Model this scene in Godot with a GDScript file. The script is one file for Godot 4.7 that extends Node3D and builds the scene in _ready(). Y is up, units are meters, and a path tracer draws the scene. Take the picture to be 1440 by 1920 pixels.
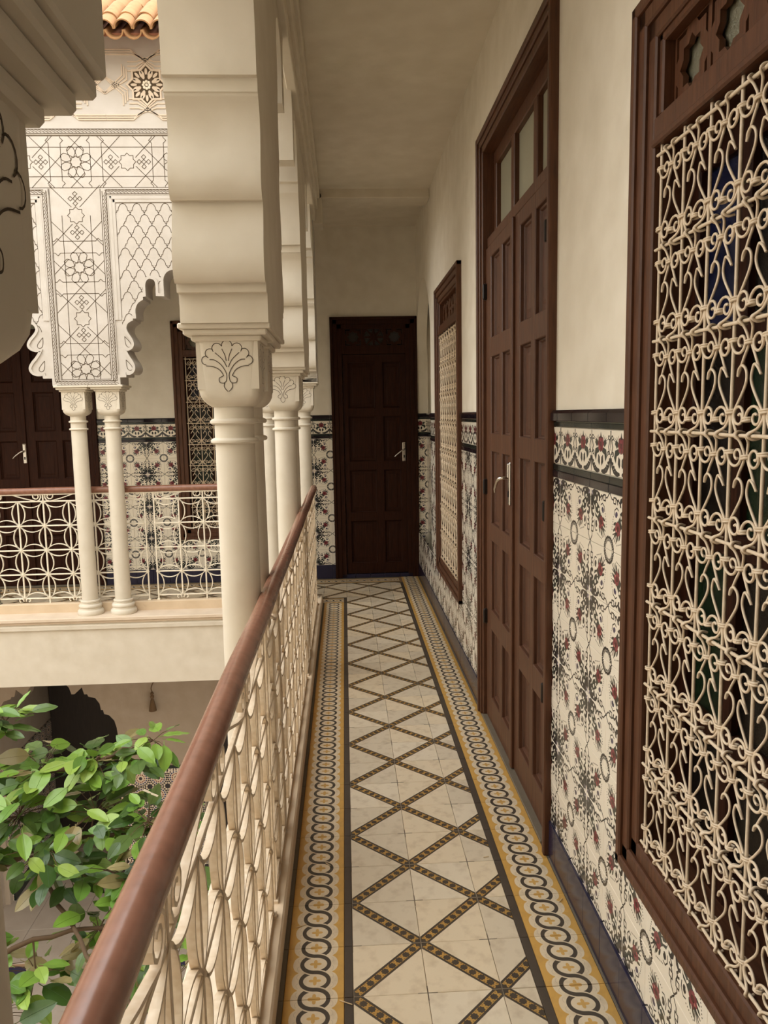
extends Node3D
# A first-floor gallery of a courtyard house: tiled walkway, wrought iron grilles, carved arcades.
# x runs to the right, y up, -z away along the walkway; metres. z = 0 and x = 0 lie on a joint of the floor tiles.

const PLASTER := Color(0.955, 0.925, 0.865)
var M := {}
var rng := RandomNumberGenerator.new()
var counts := {}

# ---------------------------------------------------------------- mesh builder
class MB:
	var v := PackedVector3Array()
	var n := PackedVector3Array()
	var t := PackedVector2Array()
	var ix := PackedInt32Array()

	# corners run counter-clockwise seen from outside
	func quad(a: Vector3, b: Vector3, c: Vector3, d: Vector3, ua := Vector2(0, 1), ub := Vector2(1, 1), uc := Vector2(1, 0), ud := Vector2(0, 0)) -> void:
		var nn := (c - a).cross(d - b).normalized()
		var k := v.size()
		v.append_array([a, b, c, d])
		n.append_array([nn, nn, nn, nn])
		t.append_array([ua, ub, uc, ud])
		ix.append_array([k, k + 2, k + 1, k, k + 3, k + 2])

	func quad_o(a: Vector3, b: Vector3, c: Vector3, d: Vector3, out: Vector3) -> void:
		if (c - a).cross(d - b).dot(out) < 0.0:
			quad(d, c, b, a)
		else:
			quad(a, b, c, d)

	func tri_o(a: Vector3, b: Vector3, c: Vector3, out: Vector3) -> void:
		var nn := (b - a).cross(c - a).normalized()
		var k := v.size()
		if nn.dot(out) < 0.0:
			v.append_array([a, c, b])
			nn = -nn
		else:
			v.append_array([a, b, c])
		n.append_array([nn, nn, nn])
		t.append_array([Vector2.ZERO, Vector2.ZERO, Vector2.ZERO])
		ix.append_array([k, k + 2, k + 1])

	func box(p: Vector3, q: Vector3, bv := 0.0) -> void:
		var mn := Vector3(minf(p.x, q.x), minf(p.y, q.y), minf(p.z, q.z))
		var mx := Vector3(maxf(p.x, q.x), maxf(p.y, q.y), maxf(p.z, q.z))
		var c := (mn + mx) / 2.0
		var h := (mx - mn) / 2.0
		bv = minf(bv, minf(h.x, minf(h.y, h.z)) * 0.9)
		for ax in 3:
			var a2 := (ax + 1) % 3
			var a3 := (ax + 2) % 3
			for s in [-1.0, 1.0]:
				var pts: Array[Vector3] = []
				for m in [[-1.0, -1.0], [1.0, -1.0], [1.0, 1.0], [-1.0, 1.0]]:
					var w := Vector3.ZERO
					w[ax] = h[ax] * s
					w[a2] = (h[a2] - bv) * m[0]
					w[a3] = (h[a3] - bv) * m[1]
					pts.append(c + w)
				var out := Vector3.ZERO
				out[ax] = s
				quad_o(pts[0], pts[1], pts[2], pts[3], out)
		if bv <= 0.0:
			return
		for ax in 3:   # the edges that run along ax
			var a2 := (ax + 1) % 3
			var a3 := (ax + 2) % 3
			for s2 in [-1.0, 1.0]:
				for s3 in [-1.0, 1.0]:
					var pts: Array[Vector3] = []
					for m in [[-1.0, 0], [1.0, 0], [1.0, 1], [-1.0, 1]]:
						var w := Vector3.ZERO
						w[ax] = (h[ax] - bv) * m[0]
						w[a2] = (h[a2] - (bv if m[1] == 1 else 0.0)) * s2
						w[a3] = (h[a3] - (bv if m[1] == 0 else 0.0)) * s3
						pts.append(c + w)
					var out := Vector3.ZERO
					out[a2] = s2
					out[a3] = s3
					quad_o(pts[0], pts[1], pts[2], pts[3], out)
		for sx in [-1.0, 1.0]:
			for sy in [-1.0, 1.0]:
				for sz in [-1.0, 1.0]:
					var k := Vector3(sx, sy, sz)
					tri_o(c + k * Vector3(h.x, h.y - bv, h.z - bv), c + k * Vector3(h.x - bv, h.y, h.z - bv), c + k * Vector3(h.x - bv, h.y - bv, h.z), k)

	# rows of points joined by smooth quads; outside is to the right-hand side of (along row) x (to next row)
	func grid(rows: Array, closed := false, flip := false) -> void:
		var w: int = rows[0].size()
		var k := v.size()
		var nn := PackedVector3Array()
		nn.resize(rows.size() * w)
		var m := w if closed else w - 1
		for r in rows.size() - 1:
			for c in m:
				var c2 := (c + 1) % w
				var a: Vector3 = rows[r][c]
				var b: Vector3 = rows[r][c2]
				var d: Vector3 = rows[r + 1][c]
				var e: Vector3 = rows[r + 1][c2]
				var f := (e - a).cross(d - b)
				if flip:
					f = -f
				nn[r * w + c] += f
				nn[r * w + c2] += f
				nn[(r + 1) * w + c] += f
				nn[(r + 1) * w + c2] += f
				var i0 := k + r * w + c
				var i1 := k + r * w + c2
				var i2 := k + (r + 1) * w + c2
				var i3 := k + (r + 1) * w + c
				if flip:
					ix.append_array([i0, i1, i2, i0, i2, i3])
				else:
					ix.append_array([i0, i2, i1, i0, i3, i2])
		for r in rows.size():
			for c in w:
				v.append(rows[r][c])
				n.append(nn[r * w + c].normalized())
				t.append(Vector2(float(c) / maxi(1, w - 1), float(r) / maxi(1, rows.size() - 1)))

	func fan(pts: Array, out: Vector3) -> void:
		var c := Vector3.ZERO
		for p in pts:
			c += p
		c /= pts.size()
		for i in pts.size():
			tri_o(c, pts[i], pts[(i + 1) % pts.size()], out)

	func tube(pts: Array, r, sides := 8, closed := false, caps := true) -> void:
		var count := pts.size()
		var rows := []
		var up := Vector3.UP
		var first: Vector3 = (pts[1] - pts[0]).normalized()
		if absf(first.dot(up)) > 0.9:
			up = Vector3.RIGHT
		var side := first.cross(up).normalized()
		for i in count + (1 if closed else 0):
			var j := i % count
			var a: Vector3 = pts[(j - 1 + count) % count] if (closed or j > 0) else pts[j]
			var b: Vector3 = pts[(j + 1) % count] if (closed or j < count - 1) else pts[j]
			var d := (b - a).normalized()
			side = (side - d * side.dot(d)).normalized()
			var other := d.cross(side)
			var rr: float = r if r is float else r[j]
			var row := []
			for s in sides:
				var an := TAU * s / sides
				row.append(pts[j] + (side * cos(an) + other * sin(an)) * rr)
			rows.append(row)
		grid(rows, true)
		if caps and not closed:
			fan(rows[0], -first)
			fan(rows[-1], (pts[-1] - pts[-2]).normalized())

	# turned profile: points (radius, height) going up; sharp where the profile bends by more than 40 degrees
	func lathe(prof: Array, segs := 24, at := Vector3.ZERO) -> void:
		var dirs: Array[Vector2] = []
		for i in prof.size() - 1:
			var d: Vector2 = (prof[i + 1] - prof[i]).normalized()
			dirs.append(Vector2(d.y, -d.x))
		for i in prof.size() - 1:
			var na := dirs[i]
			var nb := dirs[i]
			if i > 0 and dirs[i - 1].dot(dirs[i]) > 0.7:
				na = (dirs[i - 1] + dirs[i]).normalized()
			if i < dirs.size() - 1 and dirs[i + 1].dot(dirs[i]) > 0.7:
				nb = (dirs[i + 1] + dirs[i]).normalized()
			var k := v.size()
			for s in segs + 1:
				var an := TAU * s / segs
				var e := Vector3(cos(an), 0, sin(an))
				v.append(at + e * prof[i].x + Vector3(0, prof[i].y, 0))
				v.append(at + e * prof[i + 1].x + Vector3(0, prof[i + 1].y, 0))
				n.append((e * na.x + Vector3(0, na.y, 0)).normalized())
				n.append((e * nb.x + Vector3(0, nb.y, 0)).normalized())
				t.append(Vector2(float(s) / segs, prof[i].y))
				t.append(Vector2(float(s) / segs, prof[i + 1].y))
			for s in segs:
				var q := k + s * 2
				ix.append_array([q, q + 2, q + 1, q + 1, q + 2, q + 3])

	# an outline in (x, y) given depth from z0 to z1, placed by xf; sides smooth where the outline bends gently
	func prism(poly: PackedVector2Array, z0: float, z1: float, xf := Transform3D.IDENTITY, uvs := Rect2(0, 0, 1, 1)) -> void:
		if not Geometry2D.is_polygon_clockwise(poly):
			poly = poly.duplicate()
		else:
			poly = poly.duplicate()
			poly.reverse()
		var cut := Geometry2D.triangulate_polygon(poly)
		for s in [0, 1]:
			var k := v.size()
			var z := z1 if s == 1 else z0
			var nn := xf.basis * Vector3(0, 0, 1.0 if s == 1 else -1.0)
			for p in poly:
				v.append(xf * Vector3(p.x, p.y, z))
				n.append(nn.normalized())
				t.append((p - uvs.position) / uvs.size)
			for i in cut.size() / 3:
				var a := cut[i * 3]
				var b := cut[i * 3 + 1]
				var c := cut[i * 3 + 2]
				if ((poly[b] - poly[a]).cross(poly[c] - poly[a]) > 0) != (s == 1):
					var o := b
					b = c
					c = o
				ix.append_array([k + a, k + c, k + b])
		var m := poly.size()
		var dirs: Array[Vector2] = []
		for i in m:
			var d := (poly[(i + 1) % m] - poly[i]).normalized()
			dirs.append(Vector2(d.y, -d.x))
		for i in m:
			var j := (i + 1) % m
			var na := dirs[i]
			var nb := dirs[i]
			if dirs[(i - 1 + m) % m].dot(na) > 0.75:
				na = (na + dirs[(i - 1 + m) % m]).normalized()
			if dirs[j].dot(nb) > 0.75:
				nb = (nb + dirs[j]).normalized()
			var k := v.size()
			v.append_array([xf * Vector3(poly[i].x, poly[i].y, z0), xf * Vector3(poly[j].x, poly[j].y, z0), xf * Vector3(poly[j].x, poly[j].y, z1), xf * Vector3(poly[i].x, poly[i].y, z1)])
			var wa := (xf.basis * Vector3(na.x, na.y, 0)).normalized()
			var wb := (xf.basis * Vector3(nb.x, nb.y, 0)).normalized()
			n.append_array([wa, wb, wb, wa])
			t.append_array([Vector2.ZERO, Vector2.RIGHT, Vector2.ONE, Vector2.DOWN])
			ix.append_array([k, k + 2, k + 1, k, k + 3, k + 2])

	# a flat bar swept along a line in (x, y): w wide in the plane, from z0 to z1 deep
	func bar(line: Array, w: float, z0: float, z1: float, xf := Transform3D.IDENTITY, closed := false, front_only := false) -> void:
		var m := line.size()
		var l := []
		var r := []
		for i in m:
			var a: Vector2 = line[(i - 1 + m) % m] if (closed or i > 0) else line[i]
			var b: Vector2 = line[(i + 1) % m] if (closed or i < m - 1) else line[i]
			var d1: Vector2 = (line[i] - a).normalized() if line[i] != a else (b - line[i]).normalized()
			var d2: Vector2 = (b - line[i]).normalized() if line[i] != b else d1
			var nn := (d1.orthogonal() + d2.orthogonal()).normalized()
			var k := w / 2.0 / maxf(0.5, nn.dot(d1.orthogonal()))
			l.append(line[i] + nn * k)
			r.append(line[i] - nn * k)
		for i in m - (0 if closed else 1):
			var j := (i + 1) % m
			var la: Vector2 = l[i]
			var lb: Vector2 = l[j]
			var ra: Vector2 = r[i]
			var rb: Vector2 = r[j]
			quad_o(xf * Vector3(la.x, la.y, z1), xf * Vector3(lb.x, lb.y, z1), xf * Vector3(rb.x, rb.y, z1), xf * Vector3(ra.x, ra.y, z1), xf.basis * Vector3(0, 0, 1))
			if front_only:
				continue
			quad_o(xf * Vector3(la.x, la.y, z0), xf * Vector3(lb.x, lb.y, z0), xf * Vector3(rb.x, rb.y, z0), xf * Vector3(ra.x, ra.y, z0), xf.basis * Vector3(0, 0, -1))
			var o := la - ra
			quad_o(xf * Vector3(la.x, la.y, z0), xf * Vector3(lb.x, lb.y, z0), xf * Vector3(lb.x, lb.y, z1), xf * Vector3(la.x, la.y, z1), xf.basis * Vector3(o.x, o.y, 0))
			quad_o(xf * Vector3(ra.x, ra.y, z0), xf * Vector3(rb.x, rb.y, z0), xf * Vector3(rb.x, rb.y, z1), xf * Vector3(ra.x, ra.y, z1), xf.basis * Vector3(-o.x, -o.y, 0))
		if not closed and not front_only:
			for i in [0, m - 1]:
				var o: Vector2 = line[i] - line[1 if i == 0 else m - 2]
				quad_o(xf * Vector3(l[i].x, l[i].y, z0), xf * Vector3(r[i].x, r[i].y, z0), xf * Vector3(r[i].x, r[i].y, z1), xf * Vector3(l[i].x, l[i].y, z1), xf.basis * Vector3(o.x, o.y, 0))

	func mesh() -> ArrayMesh:
		var a := []
		a.resize(Mesh.ARRAY_MAX)
		a[Mesh.ARRAY_VERTEX] = v
		a[Mesh.ARRAY_NORMAL] = n
		a[Mesh.ARRAY_TEX_UV] = t
		a[Mesh.ARRAY_INDEX] = ix
		var m := ArrayMesh.new()
		m.add_surface_from_arrays(Mesh.PRIMITIVE_TRIANGLES, a)
		return m

# ---------------------------------------------------------------- drawing on images (print on tiles)
class Cv:
	var im: Image
	var s: float
	func _init(side: int, base: Color) -> void:
		s = side * 2.0
		im = Image.create(side * 2, side * 2, false, Image.FORMAT_RGBA8)
		im.fill(base)
	func poly(p: Array, c: Color) -> void:   # points in 0..1, v downwards
		var lo := 1e9
		var hi := -1e9
		for q in p:
			lo = minf(lo, q.y * s)
			hi = maxf(hi, q.y * s)
		var m := p.size()
		for y in range(maxi(0, floori(lo)), mini(int(s) - 1, ceili(hi)) + 1):
			var yy := y + 0.5
			var xs: Array[float] = []
			for i in m:
				var a: Vector2 = p[i] * s
				var b: Vector2 = p[(i + 1) % m] * s
				if (a.y <= yy) != (b.y <= yy):
					xs.append(a.x + (yy - a.y) / (b.y - a.y) * (b.x - a.x))
			xs.sort()
			for i in xs.size() / 2:
				var x0 := maxi(0, roundi(xs[i * 2]))
				var x1 := mini(int(s), roundi(xs[i * 2 + 1]))
				if x1 > x0:
					im.fill_rect(Rect2i(x0, y, x1 - x0, 1), c)
	func disc(c: Vector2, r: float, col: Color, ry := -1.0, turn := 0.0) -> void:
		var p := []
		for i in 20:
			p.append(c + Vector2(cos(TAU * i / 20) * r, sin(TAU * i / 20) * (r if ry < 0 else ry)).rotated(turn))
		poly(p, col)
	func line(p: Array, w: float, c: Color) -> void:
		for i in p.size() - 1:
			var a: Vector2 = p[i]
			var b: Vector2 = p[i + 1]
			var o := (b - a).normalized().orthogonal() * w / 2
			poly([a + o, b + o, b - o, a - o], c)
			if i > 0:
				disc(a, w / 2, c)
	func arc(c: Vector2, r: float, a0: float, a1: float, w: float, col: Color) -> void:
		var p := []
		for i in 15:
			var a := lerpf(a0, a1, i / 14.0)
			p.append(c + Vector2(cos(a), sin(a)) * r)
		line(p, w, col)
	func spiral(c: Vector2, r: float, a0: float, turns: float, w: float, col: Color) -> void:
		var p := []
		for i in 19:
			var k := i / 18.0
			p.append(c + Vector2(cos(a0 + k * turns * TAU), sin(a0 + k * turns * TAU)) * r * (1.0 - k * 0.8))
		line(p, w, col)
	func tex(stain: Image = null) -> ImageTexture:
		im.shrink_x2()
		if stain:
			im.blend_rect(stain, Rect2i(0, 0, im.get_width(), im.get_height()), Vector2i.ZERO)
		im.generate_mipmaps()
		return ImageTexture.create_from_image(im)

# ---------------------------------------------------------------- nodes, names, labels
func numbered(parent: Node, called: String) -> String:
	var key := str(parent.get_instance_id()) + called
	counts[key] = counts.get(key, -1) + 1
	return called if counts[key] == 0 else "%s_%03d" % [called, counts[key]]

func root(called: String, at := Vector3.ZERO, turn := 0.0, parent: Node = self) -> Node3D:
	var o := Node3D.new()
	o.name = numbered(parent, called)
	parent.add_child(o, true)
	o.position = at
	o.rotation.y = turn
	return o

func part(called: String, what, mat: Material, parent: Node = self, at := Vector3.ZERO) -> MeshInstance3D:
	var o := MeshInstance3D.new()
	o.mesh = what.mesh() if what is MB else what
	o.material_override = mat
	o.name = numbered(parent, called)
	parent.add_child(o, true)
	o.position = at
	return o

func tag(o: Node, label: String, category: String, group := "", kind := "") -> Node:
	o.set_meta("label", label)
	o.set_meta("category", category)
	if group:
		o.set_meta("group", group)
	if kind:
		o.set_meta("kind", kind)
	return o

func copy(o: Node3D, called: String, label: String) -> Node3D:
	var c: Node3D = o.duplicate()
	c.name = numbered(self, called)
	add_child(c, true)
	c.set_meta("label", label)
	return c

# ---------------------------------------------------------------- curves
func spline(p: Array, steps := 5) -> Array:   # Catmull-Rom through p (Vector2 or Vector3)
	var out := []
	for i in p.size() - 1:
		var a = p[maxi(0, i - 1)]
		var b = p[i]
		var c = p[i + 1]
		var d = p[mini(p.size() - 1, i + 2)]
		for k in steps:
			out.append(b.cubic_interpolate(c, a, d, float(k) / steps))
	out.append(p[-1])
	return out

func spiral_pts(c: Vector2, r0: float, r1: float, a0: float, a1: float, count := 14) -> Array:
	var out := []
	for i in count + 1:
		var k := float(i) / count
		out.append(c + Vector2(cos(lerpf(a0, a1, k)), sin(lerpf(a0, a1, k))) * lerpf(r0, r1, k))
	return out

func arc3(a: Vector2, b: Vector2, sag: float, count := 8) -> Array:   # from a to b, bulging to the left of a->b by sag
	var m := (a + b) / 2.0
	var h := a.distance_to(b) / 2.0
	var r := (h * h + sag * sag) / (2.0 * sag)
	var nn := (b - a).normalized().orthogonal()
	var c := m + nn * (sag - r)
	var a0 := (a - c).angle()
	var sweep := (b - c).angle() - a0
	if sweep > PI:
		sweep -= TAU
	if sweep < -PI:
		sweep += TAU
	var out := []
	for i in count + 1:
		out.append(c + Vector2.from_angle(a0 + sweep * i / count) * absf(r))
	return out

func v3(p: Array, z := 0.0) -> Array:
	var out := []
	for q in p:
		out.append(Vector3(q.x, q.y, z))
	return out

func mirror(p: Array) -> Array:
	var out := []
	for q in p:
		out.append(Vector2(-q.x, q.y))
	return out
# ---------------------------------------------------------------- materials
func mat(c: Color, rough := 0.7, metal := 0.0) -> StandardMaterial3D:
	var m := StandardMaterial3D.new()
	m.albedo_color = c
	m.roughness = rough
	m.metallic = metal
	return m

func noise_img(side: int, sx: float, sy: float, lo: Color, hi: Color, octaves := 4, seed_ := 1, power := 1.0) -> ImageTexture:
	var f := FastNoiseLite.new()
	f.seed = seed_
	f.noise_type = FastNoiseLite.TYPE_SIMPLEX_SMOOTH
	f.frequency = 1.0
	f.fractal_octaves = octaves
	var im := Image.create(side, side, false, Image.FORMAT_RGBA8)
	for y in side:
		for x in side:
			# wrapped by blending with the shifted noise, so that it repeats without a seam
			var u := float(x) / side
			var w := float(y) / side
			var k := lerpf(lerpf(f.get_noise_2d(u * sx, w * sy), f.get_noise_2d((u - 1) * sx, w * sy), u), lerpf(f.get_noise_2d(u * sx, (w - 1) * sy), f.get_noise_2d((u - 1) * sx, (w - 1) * sy), u), w)
			im.set_pixel(x, y, lo.lerp(hi, pow(clampf(k * 0.8 + 0.5, 0, 1), power)))
	im.generate_mipmaps()
	return ImageTexture.create_from_image(im)

func tri(m: StandardMaterial3D, tex: Texture2D, scale: float, world := true) -> StandardMaterial3D:
	m.albedo_texture = tex
	m.uv1_triplanar = true
	m.uv1_world_triplanar = world
	m.uv1_scale = Vector3(scale, scale, scale)
	return m

func bump(m: StandardMaterial3D, tex: Texture2D, strength: float) -> StandardMaterial3D:
	m.normal_enabled = true
	m.normal_texture = tex
	m.normal_scale = strength
	return m

func normal_from(side: int, sx: float, sy: float, octaves: int, seed_: int, strength: float) -> ImageTexture:
	var im := noise_img(side, sx, sy, Color.BLACK, Color.WHITE, octaves, seed_).get_image()
	im.clear_mipmaps()
	im.convert(Image.FORMAT_RGBA8)
	im.bump_map_to_normal_map(strength)
	im.generate_mipmaps()
	return ImageTexture.create_from_image(im)

func materials() -> void:
	var mottle := noise_img(256, 5, 5, Color(0.93, 0.92, 0.9), Color(1, 1, 1), 5, 3)
	var trowel := normal_from(256, 7, 7, 5, 9, 2.0)
	for k in [["plaster", PLASTER], ["ceiling", Color(0.91, 0.875, 0.81)], ["plaster_shaded", Color(0.66, 0.60, 0.53)], ["column", Color(0.87, 0.835, 0.775)], ["stucco", Color(0.80, 0.772, 0.742)], ["ledge", Color(0.88, 0.81, 0.73)], ["curb", Color(0.86, 0.775, 0.665)]]:  # ground-floor plaster is darkened to paint in the shade under the far gallery
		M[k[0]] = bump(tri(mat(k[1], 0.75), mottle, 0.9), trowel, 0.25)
	var grain := noise_img(256, 34, 2.5, Color(0.72, 0.7, 0.68), Color(1.1, 1.05, 1.0), 4, 5)
	var grain_n := normal_from(256, 40, 2, 3, 6, 1.5)
	M.wood = bump(tri(mat(Color(0.375, 0.25, 0.18), 0.42), grain, 2.2), grain_n, 0.2)
	M.wood_dark = bump(tri(mat(Color(0.215, 0.115, 0.072), 0.5), grain, 2.2), grain_n, 0.2)
	M.wood_dark.metallic_specular = 0.25
	M.wood.metallic_specular = 0.4
	M.wood_panel = bump(tri(mat(Color(0.365, 0.24, 0.172), 0.45), grain, 1.7), grain_n, 0.2)
	M.dark_interior_wood = tri(mat(Color(0.16, 0.125, 0.10), 0.5), grain, 1.5)  # wood tone darkened to stand for unlit rooms behind the lower doorways
	M.rail = bump(tri(mat(Color(0.575, 0.40, 0.325), 0.24), noise_img(128, 9, 9, Color(0.86, 0.85, 0.84), Color(1.05, 1.05, 1.05), 5, 8), 3.0), trowel, 0.15)
	M.iron = bump(tri(mat(Color(0.91, 0.845, 0.755), 0.42), noise_img(128, 12, 12, Color(0.9, 0.86, 0.8), Color(1, 1, 1), 5, 11), 4.0), trowel, 0.25)
	M.iron_white = tri(mat(Color(0.96, 0.93, 0.87), 0.45), noise_img(128, 12, 12, Color(0.94, 0.92, 0.88), Color(1, 1, 1), 5, 12), 3.0)
	M.chrome = mat(Color(0.82, 0.8, 0.77), 0.16, 1.0)
	M.hinge = mat(Color(0.13, 0.1, 0.085), 0.4, 0.4)
	M.incised = mat(Color(0.33, 0.27, 0.2), 0.9)
	M.incised_dark = mat(Color(0.27, 0.22, 0.165), 0.9)
	M.navy = mat(Color(0.16, 0.15, 0.24), 0.2)
	M.cap = mat(Color(0.13, 0.105, 0.13), 0.1)
	M.green_dark = mat(Color(0.12, 0.15, 0.14), 0.12)
	M.grout = mat(Color(0.88, 0.83, 0.76), 0.9)
	M.floor_grout = mat(Color(0.55, 0.44, 0.33), 0.95)
	M.roof = tri(mat(Color(0.68, 0.52, 0.37), 0.9), noise_img(128, 6, 6, Color(0.85, 0.8, 0.74), Color(1.05, 1.05, 1.0), 5, 14), 2.0)
	M.roof_mortar = mat(Color(0.66, 0.45, 0.35), 0.95)
	M.bark = bump(tri(mat(Color(0.36, 0.28, 0.2), 0.9), mottle, 6.0), trowel, 0.8)
	M.twig_dry = mat(Color(0.45, 0.3, 0.16), 0.9)
	M.ground = tri(mat(Color(0.68, 0.63, 0.58), 0.6), mottle, 0.7)
	M.black = mat(Color(0.05, 0.045, 0.04), 0.9)
	M.strip = tri(mat(Color(0.31, 0.265, 0.22), 0.6), mottle, 3.0)
	M.grey_strip = tri(mat(Color(0.46, 0.42, 0.36), 0.6), mottle, 3.0)
	M.white_scrap = mat(Color(0.95, 0.93, 0.88), 0.6)
	M.straw = mat(Color(0.88, 0.78, 0.62), 0.8)
	M.tassel = mat(Color(0.4, 0.31, 0.21), 0.9)
	# glass
	var ripple := normal_from(256, 20, 20, 3, 21, 6.0)
	for k in [["glass_clear", Color(0.62, 0.6, 0.5, 0.5)], ["glass_blue", Color(0.1, 0.12, 0.25, 0.72)], ["glass_green", Color(0.1, 0.17, 0.1, 0.72)], ["glass_dark", Color(0.09, 0.075, 0.06, 0.8)]]:
		var g := mat(k[1], 0.08)
		g.transparency = BaseMaterial3D.TRANSPARENCY_ALPHA
		g.uv1_scale = Vector3(3, 4, 1)
		M[k[0]] = bump(g, ripple, 0.6) if k[0] != "glass_clear" else bump(g, ripple, 1.0)
	M.frosted = mat(Color(0.60, 0.585, 0.50), 0.32)
	for k in 6:
		var g := mat([Color(0.46, 0.60, 0.23), Color(0.36, 0.50, 0.20), Color(0.22, 0.33, 0.14), Color(0.56, 0.67, 0.30), Color(0.55, 0.50, 0.34), Color(0.32, 0.42, 0.20)][k], 0.33)
		g.backlight_enabled = true
		g.backlight = Color(0.16, 0.22, 0.05)
		M["leaf%d" % k] = g
	paint_tiles()

func stain_img(side: int, c: Color, amount: float, seed_: int) -> Image:
	var f := FastNoiseLite.new()
	f.seed = seed_
	f.frequency = 0.006
	f.fractal_octaves = 5
	var g := FastNoiseLite.new()
	g.seed = seed_ + 7
	g.frequency = 0.06
	var im := Image.create(side, side, false, Image.FORMAT_RGBA8)
	for y in side:
		for x in side:
			var k := clampf(f.get_noise_2d(x, y) * 1.4, 0, 1) * 0.8 + clampf(g.get_noise_2d(x, y) - 0.45, 0, 1) * 1.6
			im.set_pixel(x, y, Color(c.r, c.g, c.b, clampf(k * amount, 0, 1)))
	return im

const CREAM := Color(0.915, 0.855, 0.755)
const COAL := Color(0.30, 0.265, 0.225)
const OCHRE := Color(0.82, 0.64, 0.34)

func star8(c: Vector2, r: float, turn := 0.0) -> Array:
	var p := []
	for i in 16:
		p.append(c + Vector2.from_angle(turn + TAU * i / 16) * (r if i % 2 == 0 else r * 0.77))
	return p

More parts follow.
